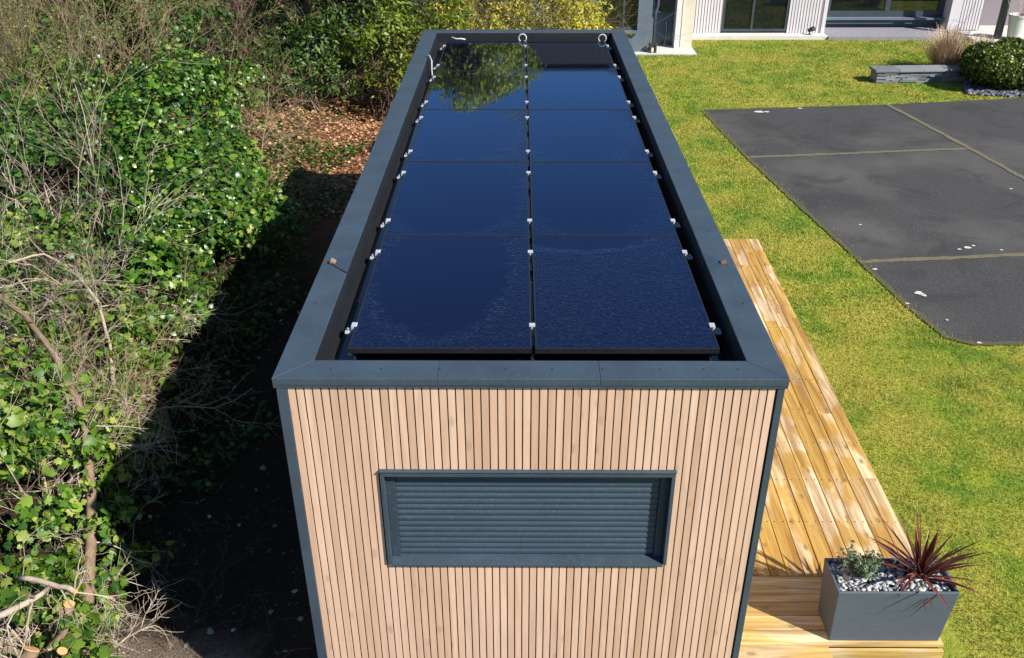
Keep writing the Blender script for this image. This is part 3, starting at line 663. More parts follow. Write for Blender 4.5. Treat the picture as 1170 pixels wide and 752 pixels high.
# ------------------------------------------------------------------ house
hs = thing('house', (0, 0, 0), 'pale ribbed house with dark framed windows beyond the lawn', 'house')
def ribs(mb, g_, a, b, z0, z1, y=None, x=None, pitch=.085):
    if y is not None:
        g_.box((a, y + .012, z0), (b, y + .1, z1)); n = int((b - a) / pitch)
        for i in range(n): mb.box((a + i * pitch, y, z0), (a + (i + .72) * pitch, y + .0115, z1))
HZ = 3.3
FY = 23.2
def ribwall(*a_):
    r_ = MB(); g_ = MB(); ribs(r_, g_, *a_); o_ = g_.build('wall', M['groove'], hs); r_.build('ribbed_cladding', M['rib'], o_)
ribwall(4.80, 5.83, .12, HZ, FY); ribwall(7.76, 8.75, .12, HZ, FY); ribwall(5.832, 7.758, 2.45, HZ, FY)
ribwall(12.85, 13.55, .12, HZ, 23.6); ribwall(13.552, 19.0, .12, HZ, 24.6)
for a_, b_ in (((8.752, FY, .12), (8.86, 24.3, HZ)), ((12.60, 23.6, .12), (12.848, 24.35, HZ))): mb = MB(); mb.box(a_, b_); mb.build('return_wall', M['rib'], hs)
mb = MB(); mb.box((4.8, 24.36, .0), (19, 31.0, HZ)); mb.build('rear_wall', M['groove'], hs)
for a_, b_ in (((4.75, 22.8, -.05), (8.86, FY + .10, .115)), ((12.902, 22.2, -.05), (19, 24.66, .10)), ((1.9, 20.85, -.05), (4.745, 22.9, .06))): mb = MB(); mb.box(a_, b_); mb.build('plinth', M['concrete'], hs)
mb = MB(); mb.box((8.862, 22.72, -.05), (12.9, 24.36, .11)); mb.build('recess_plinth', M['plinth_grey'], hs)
def house_win(x0, x1, z0, z1, y, mull, fw_=.07, dark=True):
    f = MB(); f.box((x0, y, z0), (x1, y + .08, z0 + fw_)); f.box((x0, y, z1 - fw_), (x1, y + .08, z1)); f.box((x0, y, z0 + fw_), (x0 + fw_, y + .08, z1 - fw_)); f.box((x1 - fw_, y, z0 + fw_), (x1, y + .08, z1 - fw_))
    for m_ in mull: f.box((m_ - fw_ * .45, y, z0 + fw_), (m_ + fw_ * .45, y + .08, z1 - fw_))
    o = f.build('window', M['house_frame'], hs); g_ = MB(); g_.box((x0 + .02, y + .04, z0 + .02), (x1 - .02, y + .055, z1 - .02)); g_.build('pane', M['glass'], o); return o
house_win(5.835, 7.755, .16, 2.44, FY + .02, [6.72]); 
house_win(9.05, 12.58, .42, 2.6, 24.05, [10.9], .16)
for a_, b_ in (((8.862, 24.2, .11), (12.598, 24.3, .42)), ((8.862, 24.2, 2.6), (12.598, 24.3, HZ)), ((8.9, 23.85, .36), (12.595, 24.04, .415))): mb = MB(); mb.box(a_, b_); mb.build('window_surround', M['house_grey'], hs)
# grey bay on the left
mb = MB(); mb.box((.2, 21.1, .06), (3.50, 24.3, .55)); mb.box((.2, 21.1, 2.55), (3.50, 24.3, HZ)); mb.box((.2, 21.1, .551), (1.999, 24.3, 2.549)); mb.box((3.12, 21.1, .551), (3.50, 24.3, 2.549)); mb.box((2.0, 21.4, .551), (3.119, 24.3, 2.549)); mb.build('bay_wall', M['house_grey'], hs)
house_win(2.05, 3.115, .62, 2.5, 21.2, [2.75], .06)
mb = MB(); mb.box((2.05, 21.0, .553), (3.115, 21.39, .615)); mb.build('bay_sill', M['house_grey'], hs)
mb = MB(); mb.box((3.502, 21.9, .06), (4.20, 24.3, .7)); mb.box((3.502, 21.9, .7), (4.2, 24.3, HZ)); mb.build('recess_wall', M['house_grey'], hs)
house_win(3.60, 4.12, .95, 2.5, 21.80, [], .05)
mb = MB(); mb.tube([(3.66, 21.62, .06), (3.66, 21.62, 1.0), (3.72, 21.68, 1.15), (3.72, 21.72, 3.2)], .045, .045, 8); mb.build('downpipe', M['house_frame'], hs, smooth=True)
mb = MB(); mb.tube([(4.0, 21.7, .06), (4.0, 21.7, .75)], .04, .04, 8); mb.build('downpipe', M['house_frame'], hs, smooth=True)
mb = MB(); mb.box((4.22, 21.5, .0), (4.36, 22.3, HZ)); mb.build('wall_end', M['white_paint'], hs)
mb = MB(); mb.box((4.40, 21.6, .0), (4.72, 22.9, HZ)); mb.build('wall_end', M['beige_paint'], hs)
mb = MB(); mb.tube([(13.62, 22.55, .1), (13.62, 22.55, HZ)], .11, .11, 16); mb.build('round_post', M['house_frame'], hs, smooth=True)
mb = MB(); zr = 6.0
mb.add([(4.8, 23.05, HZ), (19.6, 23.05, HZ), (19.6, 34, HZ), (4.8, 34, HZ), (4.8, 27.5, zr), (19.6, 27.5, zr), (4.8, 23.05, HZ + .2), (19.6, 23.05, HZ + .2)], [(3, 2, 1, 0), (0, 1, 7, 6), (6, 7, 5, 4), (2, 3, 4, 5), (0, 6, 4), (0, 4, 3), (1, 5, 7), (1, 2, 5)])
mb.add([(0, 0, 0)], []); mb.build('roof', M['roof'], hs)
mb = MB(); mb.box((.22, 21.12, HZ + .002), (4.70, 27.0, 6.15)); mb.build('upper_storey', M['upper'], hs)
mb = MB(); mb.box((.16, 21.05, 6.152), (4.76, 27.06, 6.30)); mb.build('flat_roof', M['house_frame'], hs)
mb = MB(); mb.tube([(1.3, 21.06, 3.4), (3.2, 21.06, 5.6)], .14, .14, 6); mb.build('barge_board', M['beige_paint'], hs)  # unseen sloping board, added so the rear panels mirror a pale stripe
# spotlight
sp_ = thing('spotlight', (8.38, 23.02, .115), 'small black spotlight on the pale plinth between two house windows', 'spotlight')
mb = MB(); mb.tube([(0, 0, 0), (0, 0, .10)], .02, .02, 8); mb.build('stem', M['black_plastic'], sp_)
mb = MB(); mb.tube([(.08, -.09, .19), (-.03, .03, .11)], .075, .05, 12); mb.box((-.06, -.05, .0), (.06, .05, .012)); mb.build('lamp_head', M['black_plastic'], sp_)
bl = thing('hose_valve', (3.56, 20.98, .06), 'pair of short black bollard taps at the foot of the grey bay', 'tap')
for dx in (-.07, .07):
    mb = MB(); mb.tube([(dx, 0, 0), (dx, 0, .22)], .04, .04, 8); mb.tube([(dx, 0, .22), (dx, 0, .26)], .055, .045, 8); mb.build('post', M['black_plastic'], bl)
# white pot
wp = thing('white_pot', (14.05, 22.45, .1), 'tall tapered white pot on the terrace by the dark round post', 'plant pot')
mb = MB(); n = 24; V = []; prof_ = [(.19, 0), (.27, .62), (.285, .62), (.285, .68), (.25, .68), (.24, .55)]
for r_, z_ in prof_: V += [(r_ * math.cos(a), r_ * math.sin(a), z_) for a in np.linspace(0, 2 * math.pi, n, endpoint=False)]
mb.add(V, [(k * n + i, k * n + (i + 1) % n, (k + 1) * n + (i + 1) % n, (k + 1) * n + i) for k in range(5) for i in range(n)] + [tuple(range(n))[::-1]]); mb.build('pot', M['white_paint'], wp, smooth=False)
mb = MB(); mb.tube([(0, 0, .50), (0, 0, .56)], .235, .235, 20); mb.build('soil', M['soil'], wp)
rg = np.random.default_rng(8); mb = MB()
for i in range(5): grow(mb, (rg.normal() * .04, rg.normal() * .04, 0), (rg.normal() * .25, rg.normal() * .25, 1), 1.3, .012, 2, rg, 4, .25, 4)
tw = mb.build('bare_sapling', M['twig'], loc=None); tw.location = (14.05, 22.45, .65); tag(tw, 'twisted bare sapling growing in the white pot', 'plant')

# low slate wall, chips, box ball, dry grass
lw = thing('slate_wall', (9.70, 18.15, .02), 'low dry stone slate bench wall with a flat cap on the lawn', 'low wall')
mb = MB(); rg = random.Random(4); zc = 0
while zc < .26:
    hh = rg.uniform(.025, .05); x = -1.12
    while x < 1.10:
        ww = rg.uniform(.12, .35); mb.box((x, -.19 + rg.uniform(-.03, .02), zc), (min(x + ww, 1.12) - .005, .19, min(zc + hh - .004, .268))); x += ww
    zc += hh
mb.build('stonework', M['slate'], lw)
mb = MB()
for i in range(4): mb.box((-1.18 + i * .59, -.24, .27), (-1.18 + (i + 1) * .59 - .006, .23, .325 + rg.uniform(0, .003)))
mb.build('cap', M['slate'], lw, bevel=.006)
lw.rotation_euler.z = R(3)
bed = [(10.35, 16.85), (11.6, 16.62), (17, 17.3), (17, 19.5), (13, 19.2), (10.9, 18.3)]
def bedpos():
    while True:
        p = np.array([[random.uniform(10.3, 14.5), random.uniform(16.5, 19.2)]])
        if inpoly(p, bed)[0]: return np.array([p[0, 0], p[0, 1], .03 + random.uniform(0, .035)])
chips('slate_gravel', 3800, bedpos, .03, .07, M['chip_dark'])
bx = thing('box_ball', (11.62, 17.75, .02), 'clipped round dark green box bush beside the asphalt', 'bush')
rg = np.random.default_rng(21); lb = [(0, 0, .42, 1.02, .92, .50)] + [(rg.normal() * .4, rg.normal() * .35, .48 + rg.normal() * .08, .5, .45, .36) for _ in range(9)]
P, N_ = sample_lobes(lb, 22000, rg, .08, .06, 4.5, -.75); leaves('foliage', P, N_ * .8 + rg.normal(size=P.shape) * .6, rg.uniform(.05, .09, len(P)), ROUND, M['box'], bx)
mb = MB()
for i in range(40): a = rg.uniform(0, 6.28); grow(mb, (0, 0, 0), (math.cos(a), math.sin(a), .5), .55, .015, 1, rg, 4)
mb.build('stems', M['twig_dark'], bx)
def grass_clump(loc, n, h, lab, seed):
    g_ = thing('dry_grass', loc, lab, 'ornamental grass'); rg = np.random.default_rng(seed); V = []; F = []; c_ = 0
    for i in range(n):
        a = rg.uniform(0, 6.28); el = rg.uniform(.7, 1.5); d = np.array([math.cos(a) * math.cos(el), math.sin(a) * math.cos(el), math.sin(el)]); q = np.array([rg.normal() * .12, rg.normal() * .12, 0]); ln = h * rg.uniform(.6, 1.2); s_ = norm(np.cross(d, [0, 0, 1])); wd = rg.uniform(.006, .012)
        for k in range(6):
            u = k / 5; ww = wd * (1 - .8 * u); V += [q - s_ * ww, q + s_ * ww]; q = q + d * ln / 5; d = norm(d + np.array([0, 0, -.17 * u]) + rg.normal(size=3) * .05)
        for k in range(5): b = c_ + 2 * k; F.append((b, b + 1, b + 3, b + 2))
        c_ += 12
    fast_mesh('blades', np.array(V), F, M['straw'], g_)
grass_clump((10.75, 19.1, .02), 1500, .98, 'tan dry grass clump behind the slate bench wall', 3)
grass_clump((12.0, 19.9, .02), 500, .7, 'lower tan dry grass tuft behind the round box bush', 4)

# ------------------------------------------------------------------ vegetation
def shrub(name, px, py, z, rad, hgt, label, cat, mat, tpl, n, size, seed, nl=7, twmat='twig_dark', gap=.22, droop=.5, ntw=22, elong=1.3, group=None, base=None, depth=.16, twr=.009, spill=1.0):
    rg = np.random.default_rng(seed); c = at(px, py, z) if base is None else np.array([*base, z])
    b = np.array([c[0], c[1], gz(c[0], c[1])])
    o = thing(name, tuple(b), label, cat, group)
    top = hgt; lobes = [(0, 0, top * .45, rad * .8, rad * .8 * elong, top * .55)]
    for i in range(nl):
        a = rg.uniform(0, 6.28); r_ = rad * rg.uniform(.35, .85); s_ = rad * rg.uniform(.32, .6)
        x, y = math.cos(a) * r_, math.sin(a) * r_ * elong
        zz = top * (1 - .62 * (r_ / rad) ** 2) * rg.uniform(.55, .92) + gz(b[0] + x, b[1] + y) - b[2]
        lobes.append((x, y, zz, s_, s_, s_ * rg.uniform(.7, 1.1)))
    P, N_ = sample_lobes(lobes, n, rg, depth, gap)
    mb = MB(); ex = []; en = []
    for i in rg.integers(0, len(P), int(ntw * 2.2)):
        q = P[i].copy(); d = norm(N_[i] + rg.normal(size=3) * .5 + np.array([0, 0, .5])); pts = [q.copy()]; ln = rad * rg.uniform(.15, .5)
        for k in range(7):
            d = norm(d + rg.normal(size=3) * .2 + np.array([0, 0, -.06])); q = q + d * ln / 7; pts.append(q.copy())
            for _ in range(3): ex.append(q + rg.normal(size=3) * size * .5); en.append(d + rg.normal(size=3) * .7)
        mb.tube(pts, .004, .002, 4, False)
    P = np.concatenate([P, ex]); N_ = np.concatenate([N_, en])
    leaves('foliage', P, N_ + rg.normal(size=P.shape) * .5 + np.array([0, 0, .45]), np.clip(rg.lognormal(-.08, .33, len(P)), .4, 1.6) * size, tpl, M[mat], o, droop)
    for i in range(ntw):
        l_ = lobes[rg.integers(len(lobes))]; tgt = np.array(l_[:3]) + rg.normal(size=3) * np.array(l_[3:6]) * .5; st = np.array([rg.normal() * rad * .2, rg.normal() * rad * .2, -.05])
        d = tgt - st; grow(mb, st, d, np.linalg.norm(d) * rg.uniform(.9, 1.25), rg.uniform(.6, 1.4) * twr, 2, rg, 4, .16, 4, 0)
    mb.build('branches', M[twmat], o); return o
def bare(name, px, py, z, label, mat, seed, n=14, ln=1.3, r=.012, up=.8, kids=6, depth=2, cat='shrub', spread=.9, buds=None, base=None, lean=(0, 0, 0), bs=.02, nb=3000, width=.5, curl=.2, group=None):
    rg = np.random.default_rng(seed); c = at(px, py, z) if base is None else np.array([*base, 0]); b = np.array([c[0], c[1], gz(c[0], c[1])])
    o = thing(name, tuple(b), label, cat, group); mb = MB()
    for i in range(n):
        a = rg.uniform(0, 6.28); d = np.array([math.cos(a), math.sin(a), up * rg.uniform(.5, 1.8)]) + np.array(lean)
        grow(mb, (rg.normal() * width * .5, rg.normal() * width * .8, -.05), d, ln * rg.uniform(.6, 1.2), r * rg.uniform(.5, 1.3), depth, rg, 4, curl, kids, .0, .0018, spread)
    mb.build('branches', M[mat], o)
    if buds:
        Vv = np.concatenate(mb.v); P = Vv[rg.integers(len(Vv), size=nb)] + rg.normal(size=(nb, 3)) * .012
        leaves('foliage', P, rg.normal(size=P.shape) + np.array([0, 0, .5]), rg.uniform(.6, 1.3, nb) * bs, LEAF, M[buds], o)
    return o
# ivy masses
shrub('ivy_bush', 232, 250, .9, .95, 1.6, 'bright glossy ivy mound spilling towards the shaded path, left of the cabin roof', 'ivy', 'ivy', IVY, 9500, 0.072, 31, 13, elong=1.6, gap=.27, depth=.22)
shrub('ivy_bush', 190, 185, 1.2, 1.2, 1.95, 'largest green ivy mound, in the middle of the hedge', 'ivy', 'ivy', IVY, 13000, 0.072, 32, 15, elong=1.5, gap=.25, depth=.2)
shrub('ivy_bush', 190, 45, 1.8, 1.6, 3.0, 'tall dark ivy at the top of the hedge near the photo edge', 'ivy', 'ivy_dark', IVY, 14000, 0.078, 33, 15, gap=.26, depth=.22)
shrub('ivy_bush', 40, 225, 1.1, 1.15, 1.35, 'dark ivy clump at the left edge behind pale bare branches', 'ivy', 'ivy_dark', IVY, 5200, 0.072, 34, 11, gap=.4, depth=.25)
shrub('ivy_bush', 185, 350, .75, .55, 1.3, 'light green ivy tangle hanging at the edge of the shade', 'ivy', 'ivy', IVY, 2900, 0.075, 35, 11, gap=.36, depth=.25)
shrub('ivy_bush', 55, 560, .6, .75, 1.0, 'lime green ivy over pruned stems in the lower left', 'ivy', 'ivy_lime', IVY, 2100, 0.075, 36, 13, gap=.44, twmat='twig', depth=.3, twr=.011)
shrub('ivy_bush', 25, 680, .7, .55, .75, 'nearest ivy patch with pale sticks in the bottom left corner', 'ivy', 'ivy_lime', IVY, 900, .085, 37, 10, gap=.5, twmat='twig', depth=.3, twr=.012)
shrub('ivy_bush', 90, 460, .6, .7, .85, 'patchy olive ivy beneath the long leaning branch', 'ivy', 'ivy_lime', IVY, 900, .075, 38, 10, gap=.5, twmat='twig_tan', depth=.3)
shrub('ivy_bush', 110, 320, .8, .75, .9, 'sparse dark ivy under the curved bare branches', 'ivy', 'ivy_dark', IVY, 1600, .075, 39, 9, gap=.5, twmat='twig', depth=.3)
shrub('holly_bush', 345, 95, .8, 1.0, 1.6, 'grey green bush on the bank above the brown path', 'shrub', 'evergreen', LEAF, 6500, .10, 40, 12, gap=.36, twmat='twig', depth=.25)
shrub('laurel', 382, 35, 1.6, 1.4, 3.2, 'dark evergreen bush at the far end of the brown path', 'shrub', 'evergreen', LEAF, 11000, .12, 41, 13, gap=.3, depth=.22)
shrub('laurel', 462, 20, 1.6, 1.5, 3.4, 'dark evergreen bush behind the left rear corner of the roof', 'shrub', 'evergreen', LEAF, 10500, .12, 42, 12, gap=.3, depth=.22)
shrub('laurel', 415, 2, 1.8, 1.6, 3.6, 'tallest dark evergreen at the top edge above the path', 'shrub', 'evergreen', LEAF, 10500, .12, 49, 12, gap=.3, depth=.22)
shrub('lime_shrub', 440, 22, 2.1, .75, 2.9, 'yellow green leafy sprays in front of the dark evergreens', 'shrub', 'lime', LEAF, 2000, .10, 43, 9, gap=.42, depth=.3)
shrub('lime_shrub', 505, 14, 2.2, .7, 2.9, 'light green sprig just above the left end of the back parapet', 'shrub', 'lime', LEAF, 2600, .09, 44, 8, gap=.34, depth=.3)
shrub('forsythia', 565, 10, 2.2, 1.15, 3.3, 'olive yellow bush behind the middle of the back parapet', 'shrub', 'yellow', LEAF, 5500, .07, 45, 10, gap=.36, twmat='twig_olive', ntw=60, depth=.3)
shrub('forsythia', 612, 8, 2.2, 1.05, 3.3, 'twiggy golden bush behind the right half of the back parapet', 'shrub', 'olive', LEAF, 5000, .07, 46, 10, gap=.36, twmat='twig_tan', ntw=60, depth=.3)
shrub('forsythia', 655, 8, 2.2, .8, 3.1, 'brightest yellow bush next to the grey house bay', 'shrub', 'yellow', LEAF, 7500, .08, 47, 10, gap=.22, twmat='twig_olive', ntw=30, depth=.25)
shrub('laurel', 0, 0, 0, .95, 2.15, 'unseen evergreen bush added behind the cabin to shade the path', 'shrub', 'evergreen', LEAF, 9000, .12, 48, 7, base=(-.75, 11.7), elong=1.0)  # hidden by the roof; added to cast the shadow band on the path
shrub('ivy_bush', 100, 175, 1.2, 1.0, 1.5, 'mid green ivy between the whips and the largest mound', 'ivy', 'ivy', IVY, 4200, 0.068, 81, 13, elong=1.3, gap=.38, depth=.28)
shrub('ivy_bush', 265, 130, .8, .8, 1.2, 'loose ivy spilling out behind the brightest mound', 'ivy', 'ivy', IVY, 4200, 0.068, 82, 12, elong=1.4, gap=.42, depth=.3)
shrub('ivy_bush', 70, 345, .8, .8, 1.0, 'grassy green ivy scraps among the crooked branches', 'ivy', 'ivy_lime', IVY, 1800, .07, 83, 12, gap=.42, depth=.3)
shrub('ivy_bush', 135, 415, .6, .5, 1.0, 'small bright ivy fringe right of the leaning branch', 'ivy', 'ivy_lime', IVY, 900, .08, 84, 10, gap=.4, depth=.3)
shrub('ivy_bush', 10, 500, .8, .7, 1.1, 'lime ivy at the left edge below the brambles', 'ivy', 'ivy_lime', IVY, 1100, .085, 85, 10, gap=.4, depth=.3)
shrub('ivy_bush', 90, 75, 1.7, 1.2, 1.9, 'dark leafy growth under the brown brushwood', 'ivy', 'ivy_dark', IVY, 4600, .09, 86, 12, gap=.4, depth=.3)
shrub('ivy_bush', 20, 30, 2.0, 1.6, 2.2, 'olive green growth filling the top left corner', 'ivy', 'olive', LEAF, 6500, .09, 87, 12, gap=.4, depth=.3)
shrub('holly_bush', 300, 75, 1.0, 1.0, 1.3, 'dull green bush inside the tan brushwood', 'shrub', 'evergreen', LEAF, 2500, .09, 88, 12, gap=.42, twmat='twig_tan', depth=.3)
# bare twiggy shrubs
bare('bare_shrub', 60, 150, 1.5, 'olive budding twiggy shrub in the upper left', 'twig_olive', 51, 26, 2.3, .012, 1.7, 6, 2, buds='olive', nb=5000, bs=.035, width=1.0, spread=.55, curl=.13)
bare('bare_shrub', 15, 100, 1.9, 'grey brown thicket in the top left corner', 'twig_dark', 52, 26, 2.4, .013, 1.7, 6, 2, buds='olive', nb=3000, bs=.035, width=1.3, spread=.55, curl=.13)
bare('bare_shrub', 100, 50, 2.2, 'brown brushwood left of the dark tall ivy', 'twig_tan', 53, 22, 2.6, .013, 1.6, 6, 2, width=1.4, buds='olive', nb=3000, bs=.04, spread=.6, curl=.14)
bare('bare_shrub', 160, 120, 1.6, 'sprays of fine brown twigs standing across the green ivy', 'twig_tan', 65, 14, 2.2, .010, 1.5, 6, 2, width=1.2, buds='olive', nb=1500, bs=.03, spread=.6, curl=.14)
bare('bare_shrub', 295, 50, 1.2, 'dense tan brushwood right of the tall dark ivy', 'twig_tan', 54, 36, 2.1, .011, 1.3, 6, 2, width=1.6, spread=.7, curl=.16)
bare('bare_shrub', 335, 20, 1.6, 'fine dry twigs in front of the far evergreens', 'twig', 55, 22, 2.2, .012, 1.3, 6, 2, width=1.4, spread=.7, curl=.16)
bare('bare_shrub', 280, 150, .6, 'straw coloured dead stems right of the ivy mound', 'twig_tan', 56, 36, 1.05, .008, .8, 6, 2, width=1.1)
bare('bare_shrub', 312, 215, .3, 'low dry stems at the edge of the shaded slope', 'twig_tan', 57, 16, .7, .006, .5, 6, 2, width=.9)
bare('bare_shrub', 70, 300, 1.3, 'pale bare shrub with crooked grey branches', 'twig', 58, 18, 1.6, .014, .9, 6, 2, width=.7, curl=.22)
bare('bare_shrub', 20, 400, 1.2, 'leafless bramble tangle at the left edge', 'twig', 59, 20, 1.3, .011, .8, 6, 2, width=.8, curl=.22)
bare('bare_shrub', 80, 420, 1.0, 'tan tangle of pruned twigs around the leaning branch', 'twig_tan', 67, 20, 1.2, .009, .8, 6, 2, width=.8, curl=.22, buds='ivy_lime', nb=500, bs=.05)
bare('bare_shrub', 120, 430, .7, 'thin dead stems below the ivy fringe', 'twig_tan', 60, 14, .9, .007, .8, 6, 2, width=.5, curl=.22)
bare('bare_shrub', 90, 200, 1.6, 'pale upright whips rising through the ivy', 'twig', 61, 12, 2.2, .012, 2.0, 4, 2, width=.8, curl=.09, spread=.6)
bare('bare_shrub', 30, 250, 1.6, 'bleached branches reaching in from the left edge', 'twig', 68, 14, 1.8, .014, 1.0, 5, 2, width=.7, curl=.18, spread=.7)
bare('bare_shrub', 255, 330, .35, 'dark dead twigs lying under the ivy fringe', 'twig_dark', 62, 13, .7, .005, .35, 6, 2, width=.7, curl=.3)
bare('bare_shrub', 150, 620, .05, 'thin brown twigs lying on the shaded soil beside the stump', 'twig_dark', 63, 14, .6, .004, .25, 5, 2, width=.6, curl=.3)
bare('bare_shrub', 35, 620, .8, 'whitish dead sticks among the nearest ivy', 'twig', 64, 14, .9, .012, .7, 5, 2, width=.5, curl=.22)

# pruned leaning branch and stumps in the lower left
def limb(name, pts, r0, r1, label, cutend=False, seed=0, mat='bark', side=7):
    rg = np.random.default_rng(seed); W = [at(*p) for p in pts]; b = W[-1] if not cutend else W[0]
    o = thing(name, tuple(b), label, 'branch' if name != 'stump' else 'stump'); mb = MB(); Q = []
    for a, c in zip(W[:-1], W[1:]):
        for u in (0, .33, .66): Q.append(a + (c - a) * u + rg.normal(size=3) * r0 * .25 - b)
    Q.append(W[-1] - b); mb.tube(Q, r0, r1, 8); mb.build('trunk', M[mat], o, smooth=True)
    if side:
        mb = MB()
        for i in range(side):
            q = Q[rg.integers(1, len(Q))]; grow(mb, q, rg.normal(size=3) + np.array([.2, 0, .4]), rg.uniform(.25, .6), .008, 2, rg, 4, .25, 4, 0)
        mb.build('twigs', M['twig'], o)['kind'] = 'stuff'
    if cutend:
        d = norm(Q[-1] - Q[-2]); mb = MB(); mb.tube([Q[-1] + d * .001, Q[-1] + d * .006], r1 * .93, r1 * .9, 14); mb.build('cut_face', M['cut'], o)
    return o
limb('leaning_branch', [(-20, 325, 1.55), (30, 362, 1.45), (62, 405, 1.3), (88, 455, 1.1), (100, 505, .9), (104, 560, .65), (104, 620, .35), (100, 690, 0.1)], .022, .05, 'long reddish brown branch leaning across the left hedge', seed=1)
limb('curved_branch', [(130, 440, .8), (126, 395, 1.05), (112, 345, 1.25), (85, 310, 1.4), (50, 290, 1.5), (10, 300, 1.55)], .018, .012, 'pale curved bare branch arching over the ivy', seed=2, mat='twig')
limb('stump', [(60, 770, -.1), (68, 725, .18), (78, 690, .42)], .062, .052, 'thick pruned stump with an orange cut face pointing up', True, 3, side=2)
limb('stump', [(-10, 800, 0.1), (15, 770, .2), (36, 742, .42)], .07, .062, 'sawn log end in the bottom left corner', True, 4, side=0)
limb('stump', [(60, 800, -.1), (68, 772, .1), (71, 744, .30)], .05, .042, 'second short sawn stump beside the bottom edge', True, 5, side=0)
limb('pale_stick', [(20, 660, .6), (60, 668, .6), (86, 676, .62)], .022, .02, 'pale sawn stick lying across the ivy', True, 6, 'twig', side=3)
limb('pale_stick', [(-5, 705, .65), (30, 690, .68), (55, 672, .62)], .028, .018, 'bleached crooked stick at the bottom left edge', False, 7, 'twig', side=3)
limb('trunk_base', [(104, 590, .40), (98, 640, .22), (92, 690, .06), (84, 715, 0)], .035, .07, 'mossy root collar of the leaning branch at the lit soil edge', False, 8, side=6)
for px, py, r_, lb in [(186, 466, .045, 'reddish cut stem end glowing in the shade below the ivy'), (160, 487, .04, 'smaller red cut stem left of the other, in the shade'), (279, 262, .035, 'faint red cut stem beside the upper ivy fringe')]:
    c = at(px, py, .3); c[2] = max(gz(c[0], c[1]), .05); c = at(px, py, c[2] + .12); g0 = gz(c[0], c[1])
    o = thing('cut_stem', (c[0], c[1], g0), lb, 'stump'); mb = MB(); h_ = c[2] - g0
    mb.tube([(0, 0, -.05), (0, 0, h_)], r_ * 1.05, r_, 10); mb.build('trunk', M['bark'], o); mb = MB(); mb.tube([(0, 0, h_ + .001), (0, 0, h_ + .005)], r_ * .95, r_ * .9, 12); mb.build('cut_face', M['cut_red'], o)

# tall trees beyond (only their reflections and lowest crowns are seen)
def tree(loc, hgt, rad, mat, seed, label, n=9000, size=.22, low=.25):
    rg = np.random.default_rng(seed); o = thing('tree', loc, label, 'tree', 'tall trees beyond the cabin'); mb = MB(); pts = [(0, 0, 0)]; q = np.zeros(3)
    for i in range(7): q = q + np.array([rg.normal() * .12, rg.normal() * .12, hgt * .13]); pts.append(q.copy())
    mb.tube(pts, .26, .08, 9); lobes = []
    for i in range(15):
        u = rg.uniform(low, 1); a = rg.uniform(0, 6.28); rr_ = rad * (1 - .55 * u) * rg.uniform(.4, 1); s_ = rad * rg.uniform(.25, .45)
        c = np.array([math.cos(a) * rr_, math.sin(a) * rr_, hgt * (.2 + .72 * u)]); lobes.append((*c, s_, s_, s_ * .75))
        k = min(6, int(u * 6)); b = np.array(pts[max(1, k)]); grow(mb, b, c - b, np.linalg.norm(c - b), .07, 1, rg, 5, .1, 4, 0)
    mb.build('trunk', M['bark'], o)
    P, N_ = sample_lobes(lobes, n, rg, .3, .3, 1.6, -.9); leaves('crown', P, N_ + rg.normal(size=P.shape) * .6, rg.uniform(.6, 1.3, len(P)) * size, LEAF, M[mat], o)
tree((-4.6, 15.8, .3), 6.6, 1.5, 'yellow', 76, 'slim tree rising from the bank at the far end of the path', 3500, .12)
tree((-3.6, 18.3, 0), 6.9, 2.2, 'lime', 71, 'leafy tree beyond the far left roof corner, mirrored in the left panels', 12000, .14)
tree((-1.35, 20.3, 0), 7.4, 2.2, 'yellow', 72, 'olive leaved tree behind the yellow bushes, mirrored beside the middle of the roof', 12000, .14)
tree((-2.5, 23.5, 0), 7.4, 1.9, 'evergreen', 75, 'darker tree farthest behind the back parapet', 8000, .17)
tree((-7.6, 19.0, .8), 7.0, 2.3, 'evergreen', 73, 'dark tree at the far left beyond the hedge', 9000)
tree((-12.5, 24.0, 1.2), 8, 3.0, 'evergreen', 74, 'broad dark tree behind the far hedge corner', 8000)

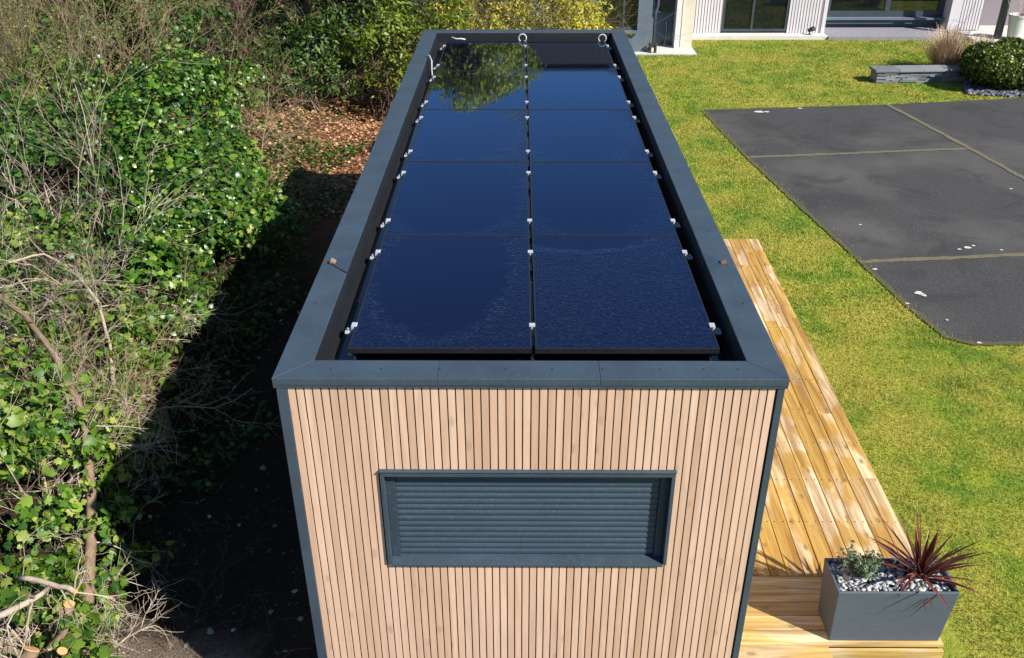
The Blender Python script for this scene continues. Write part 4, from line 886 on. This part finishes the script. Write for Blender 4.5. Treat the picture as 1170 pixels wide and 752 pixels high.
# ------------------------------------------------------------------ litter
rg = np.random.default_rng(90)
def litter(name, n, x0, x1, y0, y1, tpl, size, mat, cond=None):
    P = np.stack([rg.uniform(x0, x1, n), rg.uniform(y0, y1, n)], 1)
    if cond is not None: P = P[cond(P)]
    Z = np.array([gz(a, b) for a, b in P]) + rg.uniform(.008, .03, len(P)); Q = np.c_[P, Z]
    N_ = rg.normal(size=Q.shape) * .35; N_[:, 2] += 1
    tag(leaves(name, Q, N_, rg.uniform(.5, 1.2, len(Q)) * size, tpl, M[mat]), kind='stuff')
litter('leaf_litter', 26000, -6.5, -1.6, 9.5, 22, ROUND, .075, 'litter')
litter('fallen_leaves', 110, -4.6, -1.6, -.2, 7, IVY, .065, 'litter_green')
litter('dead_leaves', 2600, -5.0, -1.55, -1, 9.8, LEAF, .035, 'litter_dull')
litter('chips_and_twigs', 900, -4.6, -2.2, -1, 1.4, LEAF, .035, 'straw', lambda P: (P[:, 1] < (-P[:, 0] - 1.46) * .6))
litter('bank_ivy', 15000, -9.5, -3.6, .6, 19, IVY, .085, 'ivy_dark', lambda P: vnoise(np.c_[P, np.zeros(len(P))], 1.1) + rg.normal(size=len(P)) * .25 > -.35)
mb = MB()
for i in range(420):
    x, y = rg.uniform(-5.2, -1.7), rg.uniform(-.8, 9); z = gz(x, y) + .02; a = rg.uniform(0, 6.28); grow(mb, (x, y, z), (math.cos(a), math.sin(a), rg.uniform(0, .25)), rg.uniform(.12, .45), .0035, 1, rg, 3, .25, 2, -.03)
tag(mb.build('ground_twigs', M['twig_dark']), kind='stuff')
# low green weeds on the shaded slope
P = np.stack([rg.uniform(-5.2, -2.6, 9000), rg.uniform(3.0, 13, 9000)], 1); k = vnoise(np.c_[P, np.zeros(len(P))], 1.6) + rg.normal(size=len(P)) * .2 > -.05 ; k &= P[:, 0] < -3.1 + .25 * np.sin(P[:, 1] * 2); P = P[k]
Q = np.c_[P, [gz(a, b) + rg.uniform(.02, .2) for a, b in P]]; N_ = rg.normal(size=Q.shape) * .5; N_[:, 2] += 1
tag(leaves('ground_ivy', Q, N_, rg.uniform(.03, .08, len(Q)), IVY, M['ivy_dark']), kind='stuff')
